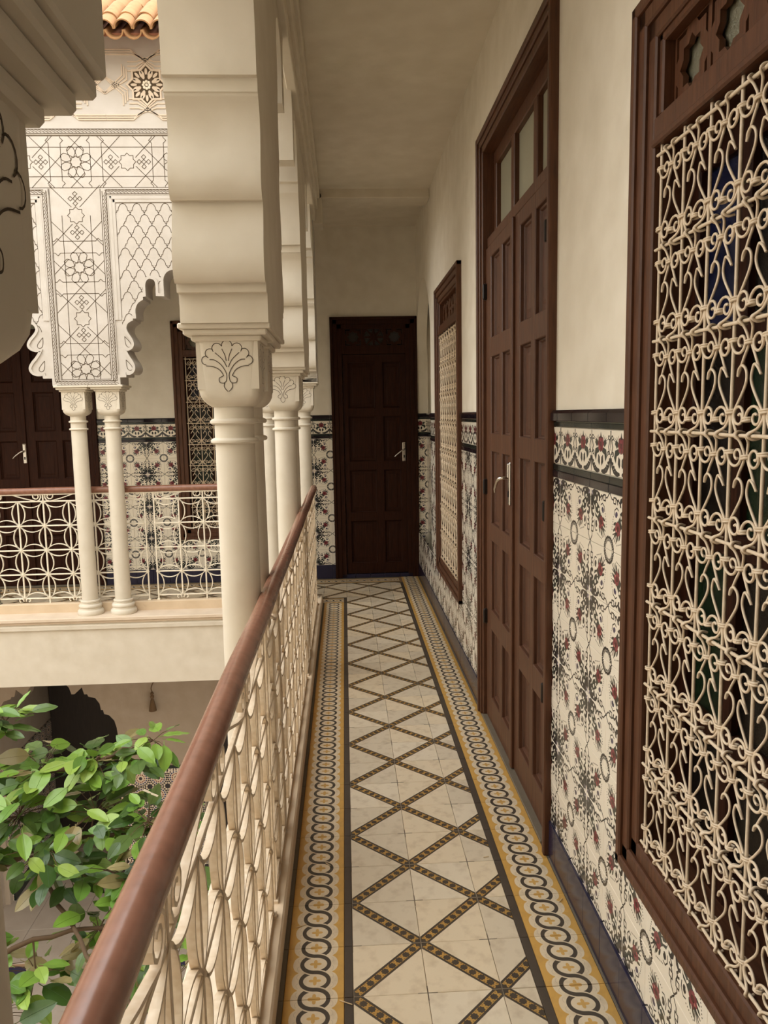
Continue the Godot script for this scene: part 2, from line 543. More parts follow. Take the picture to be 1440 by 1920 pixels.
func paint_tiles() -> void:
	# field tile of the floor: a band of stars along the diagonal from (0,0) to (1,1); the node at both ends
	for variant in 2:
		var c := Cv.new(512, CREAM)
		var d := Vector2(1, 1).normalized()
		var o := d.orthogonal()
		c.line([Vector2(-0.1, -0.1), Vector2(1.1, 1.1)], 0.18, COAL)
		c.line([Vector2(-0.1, -0.1), Vector2(1.1, 1.1)], 0.11, OCHRE.darkened(0.08))
		for i in 8:
			var p := Vector2.ONE * lerpf(0.125, 0.875, i / 7.0)
			c.poly(star8(p, 0.061, PI / 8 if false else 0.0), COAL)
		for k in [Vector2.ZERO, Vector2.ONE]:
			c.poly(star8(k, 0.098), COAL)
		for i in 9:   # small ochre wedges stay open between the stars: dark edges taper in
			var p := Vector2.ONE * lerpf(0.07, 0.93, i / 8.0)
			c.poly([p + o * 0.058, p + o * 0.03 + d * 0.012, p + o * 0.03 - d * 0.012], COAL.lerp(OCHRE, 0.4))
			c.poly([p - o * 0.058, p - o * 0.03 + d * 0.012, p - o * 0.03 - d * 0.012], COAL.lerp(OCHRE, 0.4))
		var m := mat(Color.WHITE, 0.42)
		m.albedo_texture = c.tex(stain_img(512, Color(0.55, 0.44, 0.32), 0.22, 31 + variant))
		M["field%d" % variant] = m
	# chain border: u across (0.162 m), v along (0.2 m); three links
	var b := Cv.new(512, OCHRE)
	var pale := Color(0.885, 0.81, 0.69)
	b.poly([Vector2(0.2, -0.1), Vector2(0.8, -0.1), Vector2(0.8, 1.1), Vector2(0.2, 1.1)], pale)
	for i in 5:
		var y := i / 3.0
		for s in [-1.0, 1.0]:
			b.disc(Vector2(0.5 + s * 0.27, y), 0.13, pale, 0.165)
	for i in 5:
		var y := i / 3.0
		for s in [-1.0, 1.0]:
			for k in 2:
				b.arc(Vector2(0.5 + s * 0.27, y + (k - 0.5) * 0.165), 0.05, -1.2 if s > 0 else PI - 1.2, 1.2 if s > 0 else PI + 1.2, 0.008, pale.darkened(0.1))
	for k in 6:   # rings round the stars; at every crossing the same band runs over the other
		var y := (k - 1) / 3.0
		for side in [-1.0, 1.0]:
			var pts := []
			for i in 25:
				var a := lerpf(-PI / 2, PI / 2, i / 24.0)
				pts.append(Vector2(0.5 + side * 0.24 * cos(a), y + sin(a) / 6.0))
			b.line(pts, 0.072, COAL)
	for k in 5:
		var y := (k - 1) / 3.0
		var pts := []
		for i in 10:
			var a := lerpf(0.5, PI / 2, i / 9.0)
			pts.append(Vector2(0.5 + 0.24 * cos(a), y + sin(a) / 6.0))
		for i in range(1, 10):
			var a := lerpf(-PI / 2, -0.5, i / 9.0)
			pts.append(Vector2(0.5 - 0.24 * cos(a), y + 1.0 / 3.0 + sin(a) / 6.0))
		b.line(pts.slice(2, -2), 0.118, pale)
		b.line(pts, 0.072, COAL)
	for i in 4:
		var c := Vector2(0.5, i / 3.0)
		var p := []
		for k in 32:
			var a := TAU * k / 32
			var r := 0.036 + 0.055 * pow(absf(cos(2.0 * a)), 1.6)
			p.append(c + Vector2(cos(a) * r * 1.18, sin(a) * r * 0.95))
		b.poly(p, OCHRE.lightened(0.05))
	var bm := mat(Color.WHITE, 0.42)
	bm.albedo_texture = b.tex(stain_img(512, Color(0.5, 0.4, 0.28), 0.2, 41))
	M.chain = bm
	# wall tile: scroll corner at (0,0), wreath corner at (1,1), chain tips at the two others
	var white := Color(0.94, 0.9, 0.83)
	var ink := Color(0.17, 0.172, 0.18)
	var red := Color(0.52, 0.235, 0.26)
	var leaf := Color(0.2, 0.225, 0.21)
	var violet := Color(0.29, 0.26, 0.36)
	var w := Cv.new(512, white)
	for flip in 2:
		var q := func(x: float, y: float) -> Vector2: return Vector2(x, y) if flip == 0 else Vector2(y, x)
		# from the scroll corner along the edge: a looped scroll, a box, the chain tip
		w.poly([q.call(0.07, 0.05), q.call(0.16, 0.012), q.call(0.36, 0.015), q.call(0.48, 0.05), q.call(0.53, 0.13), q.call(0.5, 0.2), q.call(0.44, 0.2), q.call(0.46, 0.14), q.call(0.4, 0.1), q.call(0.38, 0.2), q.call(0.32, 0.24), q.call(0.3, 0.15), q.call(0.24, 0.14), q.call(0.16, 0.18)], ink)
		w.disc(q.call(0.34, 0.075), 0.024, white)
		w.line([q.call(0.53, 0.13), q.call(0.58, 0.08), q.call(0.63, 0.12), q.call(0.6, 0.17)], 0.035, ink)
		w.line([q.call(0.62, 0.1), q.call(0.69, 0.07)], 0.03, ink)
		w.line([q.call(0.69, 0.06), q.call(0.8, 0.06), q.call(0.8, 0.16), q.call(0.7, 0.16), q.call(0.7, 0.06)], 0.026, ink)
		w.line([q.call(0.8, 0.1), q.call(0.88, 0.1), q.call(0.99, 0.005)], 0.026, ink)
		# curled side leaves
		w.poly([q.call(0.15, 0.2), q.call(0.26, 0.19), q.call(0.4, 0.25), q.call(0.5, 0.31), q.call(0.42, 0.38), q.call(0.26, 0.36)], ink)
	# lozenge in the scroll corner
	w.poly([Vector2(0.02, 0.02), Vector2(0.1, 0.05), Vector2(0.13, 0.13), Vector2(0.05, 0.1)], Color(0.62, 0.58, 0.6))
	w.disc(Vector2(0.07, 0.07), 0.018, violet)
	# the bouquet: a dark trunk along the diagonal with white curls left open
	w.poly([Vector2(0.14, 0.16), Vector2(0.2, 0.12), Vector2(0.3, 0.24), Vector2(0.44, 0.3), Vector2(0.54, 0.4), Vector2(0.64, 0.46), Vector2(0.6, 0.6), Vector2(0.48, 0.6), Vector2(0.38, 0.52), Vector2(0.28, 0.5), Vector2(0.22, 0.36), Vector2(0.13, 0.24)], leaf)
	w.line([Vector2(0.2, 0.3), Vector2(0.28, 0.42), Vector2(0.4, 0.47), Vector2(0.44, 0.42)], 0.035, white)
	w.disc(Vector2(0.32, 0.29), 0.036, white)
	w.disc(Vector2(0.44, 0.36), 0.032, white)
	w.disc(Vector2(0.22, 0.2), 0.022, white)
	w.disc(Vector2(0.66, 0.34), 0.062, violet, 0.05, 0.5)
	w.disc(Vector2(0.6, 0.4), 0.045, white)
	w.line([Vector2(0.56, 0.26), Vector2(0.64, 0.22), Vector2(0.74, 0.27), Vector2(0.76, 0.36)], 0.022, ink)
	w.disc(Vector2(0.33, 0.63), 0.05, ink, 0.065)
	w.disc(Vector2(0.4, 0.6), 0.04, white)
	w.line([Vector2(0.24, 0.56), Vector2(0.23, 0.68), Vector2(0.3, 0.76), Vector2(0.38, 0.74)], 0.022, ink)
	for k in [[0.72, 0.5, 0.3], [0.5, 0.7, 1.2], [0.7, 0.68, 0.8], [0.74, 0.6, 0.5], [0.6, 0.74, 1.1]]:
		w.disc(Vector2(k[0], k[1]), 0.075, leaf, 0.026, k[2])
	for k in 8:
		w.disc(Vector2(0.59, 0.58) + Vector2.from_angle(k * 0.8) * 0.075, 0.055, red.darkened(0.09 * (k % 3)))
	w.disc(Vector2(0.58, 0.57), 0.05, Color(0.33, 0.11, 0.14))
	w.disc(Vector2(0.645, 0.615), 0.026, Color(0.72, 0.42, 0.4))
	for k in [[0.82, 0.7], [0.74, 0.82], [0.82, 0.8], [0.66, 0.84]]:
		w.line([Vector2(0.64, 0.64), Vector2(k[0], k[1])], 0.02, ink)
	for k in 6:
		w.disc(Vector2(0.8, 0.44) + Vector2(0.012 * k, 0.045 * k - 0.05), 0.012, ink)
		w.disc(Vector2(0.44, 0.8) + Vector2(0.045 * k - 0.05, 0.012 * k), 0.012, ink)
	for k in 7:   # the wreath quarter
		var a := PI + (k + 0.5) * PI / 14
		var p := Vector2.ONE + Vector2.from_angle(a) * 0.225
		w.disc(p, 0.045, ink, 0.02, a + PI / 2 + 0.5)
		w.disc(Vector2.ONE + Vector2.from_angle(a + 0.1) * 0.18, 0.032, ink, 0.014, a + 0.6)
	var wm := mat(Color.WHITE, 0.16)
	wm.albedo_texture = w.tex()
	M.tile = wm
	# flower border tile: u across 0.1535 m, v down 0.117 m, a nosegay over a swag
	var f := Cv.new(384, white)
	for s in [-1.0, 1.0]:
		var q := func(x: float, y: float) -> Vector2: return Vector2(0.5 + s * x, y)
		f.line([q.call(0.05, 0.93), q.call(0.18, 0.97), q.call(0.32, 0.92), q.call(0.42, 0.8), q.call(0.47, 0.62)], 0.06, ink)
		for k in 6:
			f.disc(q.call(0.1 + k * 0.06, 0.93 - k * k * 0.008), 0.05, ink, 0.035)
		f.spiral(q.call(0.42, 0.16), 0.07, 0.0, 1.0, 0.03, ink)
		f.line([q.call(0.46, 0.22), q.call(0.4, 0.38), q.call(0.46, 0.55)], 0.035, ink)
		f.spiral(q.call(0.4, 0.52), 0.06, 2.0, s * 1.0, 0.03, ink)
		f.poly([q.call(0.03, 0.45), q.call(0.14, 0.4), q.call(0.28, 0.44), q.call(0.33, 0.6), q.call(0.24, 0.72), q.call(0.2, 0.56), q.call(0.1, 0.52)], leaf)
		f.poly([q.call(0.1, 0.3), q.call(0.24, 0.2), q.call(0.3, 0.3), q.call(0.2, 0.4)], leaf)
		f.poly([q.call(0.04, 0.62), q.call(0.12, 0.56), q.call(0.14, 0.72), q.call(0.07, 0.82), q.call(0.03, 0.75)], ink)
		f.poly([q.call(0.48, 0.02), q.call(0.5, 0.02), q.call(0.5, 0.98), q.call(0.485, 0.98), q.call(0.47, 0.8), q.call(0.49, 0.5)], ink)
		for k in 4:
			f.line([q.call(0.1 + k * 0.05, 0.26), q.call(0.14 + k * 0.07, 0.12 + k * 0.03)], 0.016, ink)
	for k in 8:
		f.disc(Vector2(0.5, 0.32) + Vector2.from_angle(k * 0.79) * Vector2(0.09, 0.11), 0.062, red.darkened(0.1 * (k % 3)), 0.08)
	f.disc(Vector2(0.5, 0.33), 0.05, Color(0.36, 0.11, 0.15), 0.06)
	f.poly([Vector2(0.46, 0.2), Vector2(0.5, 0.04), Vector2(0.55, 0.2)], leaf)
	var fm := mat(Color.WHITE, 0.16)
	fm.albedo_texture = f.tex()
	M.flower = fm
	# mosaic of the ground floor, far below
	var z := Cv.new(512, Color(0.82, 0.76, 0.66))
	var black := Color(0.16, 0.14, 0.15)
	for i in 5:
		for j in 5:
			var c := Vector2(i, j) / 4.0
			for r in [[0.115, 24, 0.012, black], [0.085, 16, 0.012, Color(0.2, 0.22, 0.38)], [0.055, 12, 0.01, Color(0.5, 0.26, 0.2)]]:
				for k in r[1]:
					z.disc(c + Vector2.from_angle(TAU * k / r[1]) * r[0], r[2], r[3])
			z.poly(star8(c, 0.028), black)
			z.poly(star8(c + Vector2(0.125, 0.125), 0.045), black)
			for k in 8:
				z.disc(c + Vector2(0.125, 0.125) + Vector2.from_angle(TAU * k / 8) * 0.062, 0.012, black)
	var zm := mat(Color.WHITE, 0.35)
	zm.albedo_texture = z.tex()
	zm.uv1_triplanar = true
	zm.uv1_world_triplanar = true
	zm.uv1_scale = Vector3.ONE * 1.35
	M.mosaic = zm
# ---------------------------------------------------------------- the shell
# a wall of boxes round openings, in a local frame: x along it, y up, front face at z = 0, depth behind it
func holed(mb: MB, x0: float, x1: float, y0: float, y1: float, depth: float, holes: Array, xf: Transform3D) -> void:
	var xs := [x0]
	for h in holes:
		var a: float = h.position.x
		var b: float = h.end.x
		_wbox(mb, xs[-1], a, y0, y1, depth, xf)
		if h.position.y > y0:
			_wbox(mb, a, b, y0, h.position.y, depth, xf)
		_wbox(mb, a, b, h.end.y, y1, depth, xf)
		xs.append(b)
	_wbox(mb, xs[-1], x1, y0, y1, depth, xf)

func _wbox(mb: MB, a: float, b: float, y0: float, y1: float, depth: float, xf: Transform3D) -> void:
	if b - a > 0.001 and y1 - y0 > 0.001:
		mb.box(xf * Vector3(a, y0, -depth), xf * Vector3(b, y1, 0))

const T := 0.1535     # wall tile, along the wall
const TV := 0.1495    # and up

# glazed dado on a wall whose local frame is x along, y up, z out; wreath = an x where four wreath corners meet
func dado(wall: Node3D, x0: float, x1: float, wreath: float, gaps: Array, z: float, y_low := 0.132, top := true) -> void:
	var gap := 0.0012
	var i0 := floori((x0 - wreath) / T)
	var i1 := ceili((x1 - wreath) / T)
	for i in range(i0, i1):
		var a := wreath + i * T
		for j in range(-1, 8):   # row j = 0 is the lowest full one; the wreath rows meet at the joint y = 0.132 + 7 TV
			var ya := 0.132 + j * TV
			# u = 0 at the scroll corner: the wreath lies right of even tiles
			if ya + TV < y_low + 0.01:
				continue
			_tile(wall, "tile", M.tile, a, ya, T, TV, x0, x1, y_low, gaps, z, posmod(i, 2) == 1, posmod(j, 2) == 1, gap, 0.006)
		_tile(wall, "baseboard_tile", M.navy, a, 0.0, T, 0.132, x0, x1, 0.0 if y_low < 0.2 else 9.0, gaps, z, false, false, gap, 0.012)
		if not top:
			continue
		_tile(wall, "liner_tile", M.cap, a, 1.328, T, 0.023, x0, x1, 0, gaps, z, false, false, gap, 0.010)
		_tile(wall, "liner_tile", M.green_dark, a, 1.351, T, 0.02, x0, x1, 0, gaps, z, false, false, gap, 0.008)
		_tile(wall, "border_tile", M.flower, a, 1.373, T, 0.117, x0, x1, 0, gaps, z, false, false, gap, 0.006)
		_tile(wall, "liner_tile", M.green_dark, a, 1.491, T, 0.016, x0, x1, 0, gaps, z, false, false, gap, 0.008)
		_tile(wall, "cap_tile", M.cap, a, 1.508, T, 0.036, x0, x1, 0, gaps, z, false, false, gap, 0.018)

func _tile(wall: Node3D, called: String, m: Material, a: float, b: float, w: float, h: float, x0: float, x1: float, y0: float, gaps: Array, z: float, fu: bool, fv: bool, gap: float, proud: float) -> void:
	var pieces: Array[Rect2] = [Rect2(maxf(a, x0), maxf(b, y0), minf(a + w, x1) - maxf(a, x0), b + h - maxf(b, y0))]
	for g in gaps:
		var next: Array[Rect2] = []
		for p in pieces:
			if not p.intersects(g):
				next.append(p)
				continue
			if g.position.x > p.position.x:
				next.append(Rect2(p.position, Vector2(g.position.x - p.position.x, p.size.y)))
			if g.end.x < p.end.x:
				next.append(Rect2(g.end.x, p.position.y, p.end.x - g.end.x, p.size.y))
			var l := maxf(p.position.x, g.position.x)
			var r := minf(p.end.x, g.end.x)
			if g.position.y > p.position.y:
				next.append(Rect2(l, p.position.y, r - l, g.position.y - p.position.y))
			if g.end.y < p.end.y:
				next.append(Rect2(l, g.end.y, r - l, p.end.y - g.end.y))
		pieces = next
	for p in pieces:
		if p.size.x < 0.012 or p.size.y < 0.012:
			continue
		var q := p.grow(-gap / 2)
		var mb := MB.new()
		var c := q.get_center()
		var tilt := rng.randf_range(-0.0006, 0.0006)
		var bv := 0.0012
		var ring := func(r: Rect2, zz: float) -> Array: return [Vector3(r.position.x, r.position.y, zz - tilt), Vector3(r.end.x, r.position.y, zz + tilt), Vector3(r.end.x, r.end.y, zz + tilt), Vector3(r.position.x, r.end.y, zz - tilt)]
		var back: Array = ring.call(q, 0.0)
		var edge: Array = ring.call(q, proud - bv)
		var front: Array = ring.call(q.grow(-bv), proud)
		if called == "cap_tile":   # rounded top
			edge = ring.call(q, 0.009)
			front = ring.call(Rect2(q.position.x + bv, q.position.y + 0.002, q.size.x - bv * 2, q.size.y - 0.012), proud)
		var uv := func(v: Vector3) -> Vector2:
			var s := Vector2((v.x - a) / w, (v.y - b) / h)
			return Vector2(1 - s.x if fu else s.x, 1 - s.y if fv else s.y) if m == M.tile else Vector2(s.x, 1 - s.y)
		mb.quad(front[0], front[1], front[2], front[3], uv.call(front[0]), uv.call(front[1]), uv.call(front[2]), uv.call(front[3]))
		for k in 4:
			var l := (k + 1) % 4
			mb.quad(edge[k], edge[l], front[l], front[k], uv.call(front[k]), uv.call(front[l]), uv.call(front[l]), uv.call(front[k]))
			mb.quad(back[k], back[l], edge[l], edge[k], uv.call(front[k]), uv.call(front[l]), uv.call(front[l]), uv.call(front[k]))
		for k in mb.v.size():
			mb.v[k] -= Vector3(c.x, c.y, 0)
		part(called, mb, m, wall, Vector3(c.x, c.y, z))

# ---------------------------------------------------------------- the floor
func slab(called: String, m: Material, parent: Node, x0: float, x1: float, z0: float, z1: float, ua: Vector2, ub: Vector2, uc: Vector2, ud: Vector2) -> void:
	# corners a (x0,z1) b (x1,z1) c (x1,z0) d (x0,z0); z1 is the nearer edge
	var g := 0.0008
	var bv := 0.0009
	var h := rng.randf_range(-0.0007, 0.0)
	x0 += g
	x1 -= g
	z0 += g
	z1 -= g
	var c := Vector3((x0 + x1) / 2, 0, (z0 + z1) / 2)
	var top := [Vector3(x0 + bv, h, z1 - bv) - c, Vector3(x1 - bv, h, z1 - bv) - c, Vector3(x1 - bv, h, z0 + bv) - c, Vector3(x0 + bv, h, z0 + bv) - c]
	var mid := [Vector3(x0, h - bv, z1) - c, Vector3(x1, h - bv, z1) - c, Vector3(x1, h - bv, z0) - c, Vector3(x0, h - bv, z0) - c]
	var mb := MB.new()
	var u := [ua, ub, uc, ud]
	mb.quad(top[0], top[1], top[2], top[3], ua, ub, uc, ud)
	for k in 4:
		var l := (k + 1) % 4
		mb.quad(mid[k], mid[l], top[l], top[k], u[k], u[l], u[l], u[k])
		mb.quad(mid[k] - Vector3(0, 0.008, 0), mid[l] - Vector3(0, 0.008, 0), mid[l], mid[k], u[k], u[l], u[l], u[k])
	part(called, mb, m, parent, c)

func field_tile(floor_: Node, i: int, j: int, x0: float, x1: float, z0: float, z1: float) -> void:
	# tile (i, j): x from 0.2 i, z from -0.2 j; bands run from corner to corner so that even corners are nodes
	var uv := func(x: float, z: float) -> Vector2:
		var s := Vector2((x - 0.2 * i) / 0.2, (-z - 0.2 * j) / 0.2)
		if posmod(i + j, 2) == 1:
			s.x = 1 - s.x
		return s if (i * 7 + j * 3) % 3 else Vector2.ONE - s
	var m: StandardMaterial3D = M["field%d" % posmod(i * 5 + j * 3 + (j / 2), 2)]
	var k := rng.randi_range(0, 2)
	if k:
		if not M.has("%s_%d" % [m.get_instance_id(), k]):
			var c := m.duplicate()
			c.albedo_color = Color(0.95, 0.945, 0.94) if k == 1 else Color(1.0, 0.985, 0.96)
			M["%s_%d" % [m.get_instance_id(), k]] = c
		m = M["%s_%d" % [m.get_instance_id(), k]]
	slab("field_tile", m, floor_, x0, x1, z0, z1, uv.call(x0, z1), uv.call(x1, z1), uv.call(x1, z0), uv.call(x0, z0))

func make_floor() -> void:
	var mb := MB.new()
	mb.box(Vector3(-0.30, -0.5, -5.4), Vector3(0.72, -0.004, 2.75))
	mb.box(Vector3(-8.3, -0.5, -5.4), Vector3(-0.30, -0.004, -4.3))
	var f := part("floor", mb, M.floor_grout)
	tag(f, "gallery floor of patterned cement tiles in bordered diamonds", "floor", "", "structure")
	for j in range(-4, 26):
		var z1 := -0.2 * j
		var z0 := maxf(z1 - 0.2, -5.13)
		if z1 < -5.12:
			break
		for i in 3:
			field_tile(f, i, j, 0.2 * i, minf(0.2 * i + 0.2, 0.494), z0, z1)
		slab("strip_tile", M.strip, f, 0.494, 0.520, z0, z1, Vector2.ZERO, Vector2.RIGHT, Vector2.ONE, Vector2.DOWN)
	for j in range(-4, 27):
		var z1 := -0.2 * j
		var z0 := maxf(z1 - 0.2, -5.36)
		var k := (z1 - z0) / 0.2
		slab("border_tile", M.chain, f, 0.520, 0.682, z0, z1, Vector2(0, 0), Vector2(1, 0), Vector2(1, k), Vector2(0, k))
		slab("strip_tile", M.grey_strip, f, 0.682, 0.712, z0, z1, Vector2.ZERO, Vector2.RIGHT, Vector2.ONE, Vector2.DOWN)
	for j in range(-4, 23):
		var z1 := -0.2 * j
		var z0 := maxf(z1 - 0.2, -4.40 if j == 22 else -9.0)
		if z0 >= z1 - 0.01:
			continue
		z0 = maxf(z0, -4.40)
		if z1 <= -4.39:
			break
		var k := (z1 - z0) / 0.2
		slab("border_tile", M.chain, f, -0.186, -0.024, z0, z1, Vector2(0, 0), Vector2(1, 0), Vector2(1, k), Vector2(0, k))
		slab("strip_tile", M.grey_strip, f, -0.205, -0.186, z0, z1, Vector2.ZERO, Vector2.RIGHT, Vector2.ONE, Vector2.DOWN)
	for j in range(-4, 23):
		var z1 := -0.2 * j
		slab("strip_tile", M.strip, f, -0.024, 0.0, maxf(z1 - 0.2, -4.577), z1, Vector2.ZERO, Vector2.RIGHT, Vector2.ONE, Vector2.DOWN)
	# round the corner into the far gallery
	for i in range(-20, 3):
		var x0 := 0.2 * i
		var x1 := minf(x0 + 0.2, 0.494)
		if i < 0:
			for j in range(22, 26):
				var z1 := minf(-0.2 * j, -4.577)
				var z0 := maxf(-0.2 * j - 0.2, -5.13)
				if z1 - z0 > 0.01:
					field_tile(f, i, j, x0, x1, z0, z1)
			var xe := x1 if i < -1 else -0.0
			slab("strip_tile", M.strip, f, x0, xe, -4.577, -4.553, Vector2.ZERO, Vector2.RIGHT, Vector2.ONE, Vector2.DOWN)
			slab("border_tile", M.chain, f, x0, minf(x1, -0.024), -4.553, -4.40, Vector2(0, 0), Vector2(0, 1), Vector2(1, 1), Vector2(1, 0))
		slab("strip_tile", M.strip, f, x0, x1, -5.155, -5.13, Vector2.ZERO, Vector2.RIGHT, Vector2.ONE, Vector2.DOWN)
		slab("border_tile", M.chain, f, x0, x1, -5.317, -5.155, Vector2(0, 0), Vector2(0, 1), Vector2(1, 1), Vector2(1, 0))
		slab("strip_tile", M.grey_strip, f, x0, x1, -5.36, -5.317, Vector2.ZERO, Vector2.RIGHT, Vector2.ONE, Vector2.DOWN)

const W1 := Rect2(0.085, 0.412, 1.12, 2.003)
const W2 := Rect2(-3.745, 0.40, 1.13, 2.015)
const D2 := Rect2(-1.965, 0.0, 1.355, 2.825)

func make_shell() -> void:
	# right wall: local x = world z, local z = -world x
	var rt := Transform3D(Basis(Vector3.UP, -PI / 2), Vector3(0.7, 0, 0))
	var wr := root("wall_right", Vector3(0.7, 0, 0), -PI / 2)
	var mb := MB.new()
	holed(mb, -4.24, 2.75, -0.5, 3.26, 0.14, [W2.grow(-0.012), Rect2(D2.position.x + 0.012, -0.1, D2.size.x - 0.024, D2.end.y + 0.09), W1.grow(-0.012)], Transform3D.IDENTITY)
	mb.box(Vector3(-5.4, -0.5, -0.26), Vector3(2.75, 3.26, -0.14))
	mb.box(Vector3(-5.4, -0.5, -0.14), Vector3(-8.3, 0.43, 0), 0.0)
	var arch := PackedVector2Array([Vector2(-4.24, 2.05)])
	for i in 25:
		var a := PI * i / 24
		arch.append(Vector2(-4.805 + 0.565 * cos(a), 2.05 + 0.62 * sin(a)))
	arch.append_array([Vector2(-5.4, 2.05), Vector2(-5.4, 3.26), Vector2(-4.24, 3.26)])
	mb.prism(arch, -0.09, 0.0)
	mb.box(Vector3(-5.4, 0.43, -0.141), Vector3(-8.3, 3.26, -0.09))
	part("plaster", mb, M.plaster, wr)
	mb = MB.new()
	mb.box(Vector3(-5.4, 0.418, -0.09), Vector3(-8.3, 0.436, 0.012), 0.003)
	part("ledge", mb, M.curb, wr)
	tag(wr, "cream plaster wall with flowered glazed tiles below, along the walkway", "wall", "", "structure")
	dado(wr, -4.24, 1.75, -0.222, [W1, W2, D2], 0.0)
	var gap := Rect2(-9, 0.425, 20, 3)
	dado(wr, -5.37, -4.24, -0.222, [gap], 0.0, 0.132, false)
	dado(wr, -5.37, -4.24, -0.222, [], -0.09, 0.436)
	# end wall, which runs on behind the far gallery
	var we := root("wall_back", Vector3(0, 0, -5.37))
	mb = MB.new()
	holed(mb, -8.3, 0.8, -0.5, 3.26, 0.14, [Rect2(-3.60 + 0.012, -0.1, 1.35 - 0.024, 2.825 + 0.09), Rect2(-1.535 + 0.012, 0.412, 1.12 - 0.024, 1.99), Rect2(-0.088, -0.1, 0.776, 2.52)], Transform3D.IDENTITY)
	mb.box(Vector3(-8.3, -0.5, -0.26), Vector3(0.8, 3.26, -0.14))
	part("plaster", mb, M.plaster, we)
	tag(we, "end wall of the gallery, plaster over a dado of flowered tiles", "wall", "", "structure")
	dado(we, -4.2, 0.79, -1.812, [Rect2(-3.60, 0, 1.35, 2.83), Rect2(-1.535, 0.4, 1.12, 2.015), Rect2(-0.1, 0, 0.80, 2.43)], 0.0)
	# ceilings and the roof slab over the galleries
	mb = MB.new()
	mb.box(Vector3(-0.19, 3.23, -4.43), Vector3(0.95, 3.5, 2.75))
	mb.box(Vector3(-8.3, 3.23, -5.62), Vector3(0.95, 3.5, -4.43))
	for k in 3:   # stepped cornice over the arcade
		mb.box(Vector3(-0.21, 3.0 + 0.08 * k, -4.2), Vector3(-0.165 + 0.018 * k, 3.24, 4.4), 0.004)
	# the beam across the walkway at the corner
	mb.box(Vector3(-0.2, 3.165, -4.43), Vector3(0.7, 3.24, -4.2), 0.004)
	mb.box(Vector3(-0.2, 2.98, -4.43), Vector3(-0.115, 3.2, -4.2), 0.004)
	tag(part("ceiling", mb, M.ceiling), "plain cream ceiling over the walkway with a shallow beam across", "ceiling", "", "structure")
	# kerbs and ledges below the balustrades
	mb = MB.new()
	mb.box(Vector3(-0.275, -0.02, -4.40), Vector3(-0.2, 0.075, 2.75), 0.006)
	mb.box(Vector3(-8.3, -0.02, -4.415), Vector3(-0.2, 0.075, -4.34), 0.006)
	tag(part("trim_1", mb, M.curb), "worn stone kerb under the balustrades", "kerb", "", "structure")
	mb = MB.new()
	mb.box(Vector3(-0.47, -0.03, -4.17), Vector3(-0.26, 0.0, 2.75), 0.005)
	mb.box(Vector3(-8.3, -0.03, -4.36), Vector3(-0.26, 0.0, -4.145), 0.005)
	mb.box(Vector3(-0.45, -0.05, -4.16), Vector3(-0.26, -0.03, 2.75), 0.005)
	mb.box(Vector3(-8.3, -0.05, -4.36), Vector3(-0.26, -0.03, -4.16), 0.005)
	tag(part("trim_2", mb, M.ledge), "painted outer ledge the columns stand on", "ledge", "", "structure")
	mb = MB.new()
	mb.box(Vector3(-0.44, -0.55, -4.17), Vector3(-0.26, -0.04, 2.75))
	mb.box(Vector3(-8.3, -0.55, -4.42), Vector3(-0.26, -0.04, -4.17))
	mb.box(Vector3(-0.455, -0.1, -4.16), Vector3(-0.43, -0.06, 2.75), 0.006)
	mb.box(Vector3(-8.3, -0.1, -4.18), Vector3(-0.44, -0.06, -4.155), 0.006)
	mb.box(Vector3(-8.3, -0.55, -6.0), Vector3(0.8, -0.5, -4.3))
	tag(part("trim_3", mb, M.column), "plain plaster edge of the gallery floor above the courtyard", "fascia", "", "structure")
	# rest of the courtyard and of the walkway behind the camera; unseen, heights set for light: left admits sky, front blocks it
	mb = MB.new()
	mb.box(Vector3(-8.6, -3.7, -6.2), Vector3(-8.3, 3.5, 2.7))
	tag(part("wall_left_unseen", mb, M.plaster), "unseen plaster wall on the far left side of the courtyard, kept low to admit sky light", "wall", "", "structure")
	mb = MB.new()
	mb.box(Vector3(-8.6, -3.7, 2.7), Vector3(0.95, 7.4, 2.95))
	tag(part("wall_front_unseen", mb, M.plaster), "unseen plaster wall closing the walkway behind the viewer, raised to block sky light", "wall", "", "structure")
	# ground floor
	mb = MB.new()
	mb.box(Vector3(-8.3, -3.9, -9.2), Vector3(0.9, -3.77, 2.75))
	mb.box(Vector3(-8.3, -3.78, -9.2), Vector3(0.9, -3.66, -5.16), 0.004)
	var g := part("ground", mb, M.floor_grout)
	tag(g, "pale stone floor of the courtyard, one step below its arcade", "floor", "", "structure")
	for i in 9:
		for j in 12:
			var bx := MB.new()
			bx.box(Vector3(-0.2485, 0, -0.2485), Vector3(0.2485, 0.012, 0.2485), 0.002)
			part("stone_tile", bx, M.ground, g, Vector3(-4.1 + 0.5 * i, -3.775, -4.90 + 0.5 * j))
	for i in 9:
		for j in 6:
			var bx := MB.new()
			bx.box(Vector3(-0.2485, 0, -0.2485), Vector3(0.2485, 0.012, 0.2485), 0.002)
			part("stone_tile", bx, M.ground, g, Vector3(-4.1 + 0.5 * i, -3.664, -5.41 - 0.5 * j))
	mb = MB.new()
	mb.box(Vector3(-8.3, -3.76, -5.16), Vector3(0.5, -3.69, -5.15))
	part("riser_tiles", mb, M.navy, g)
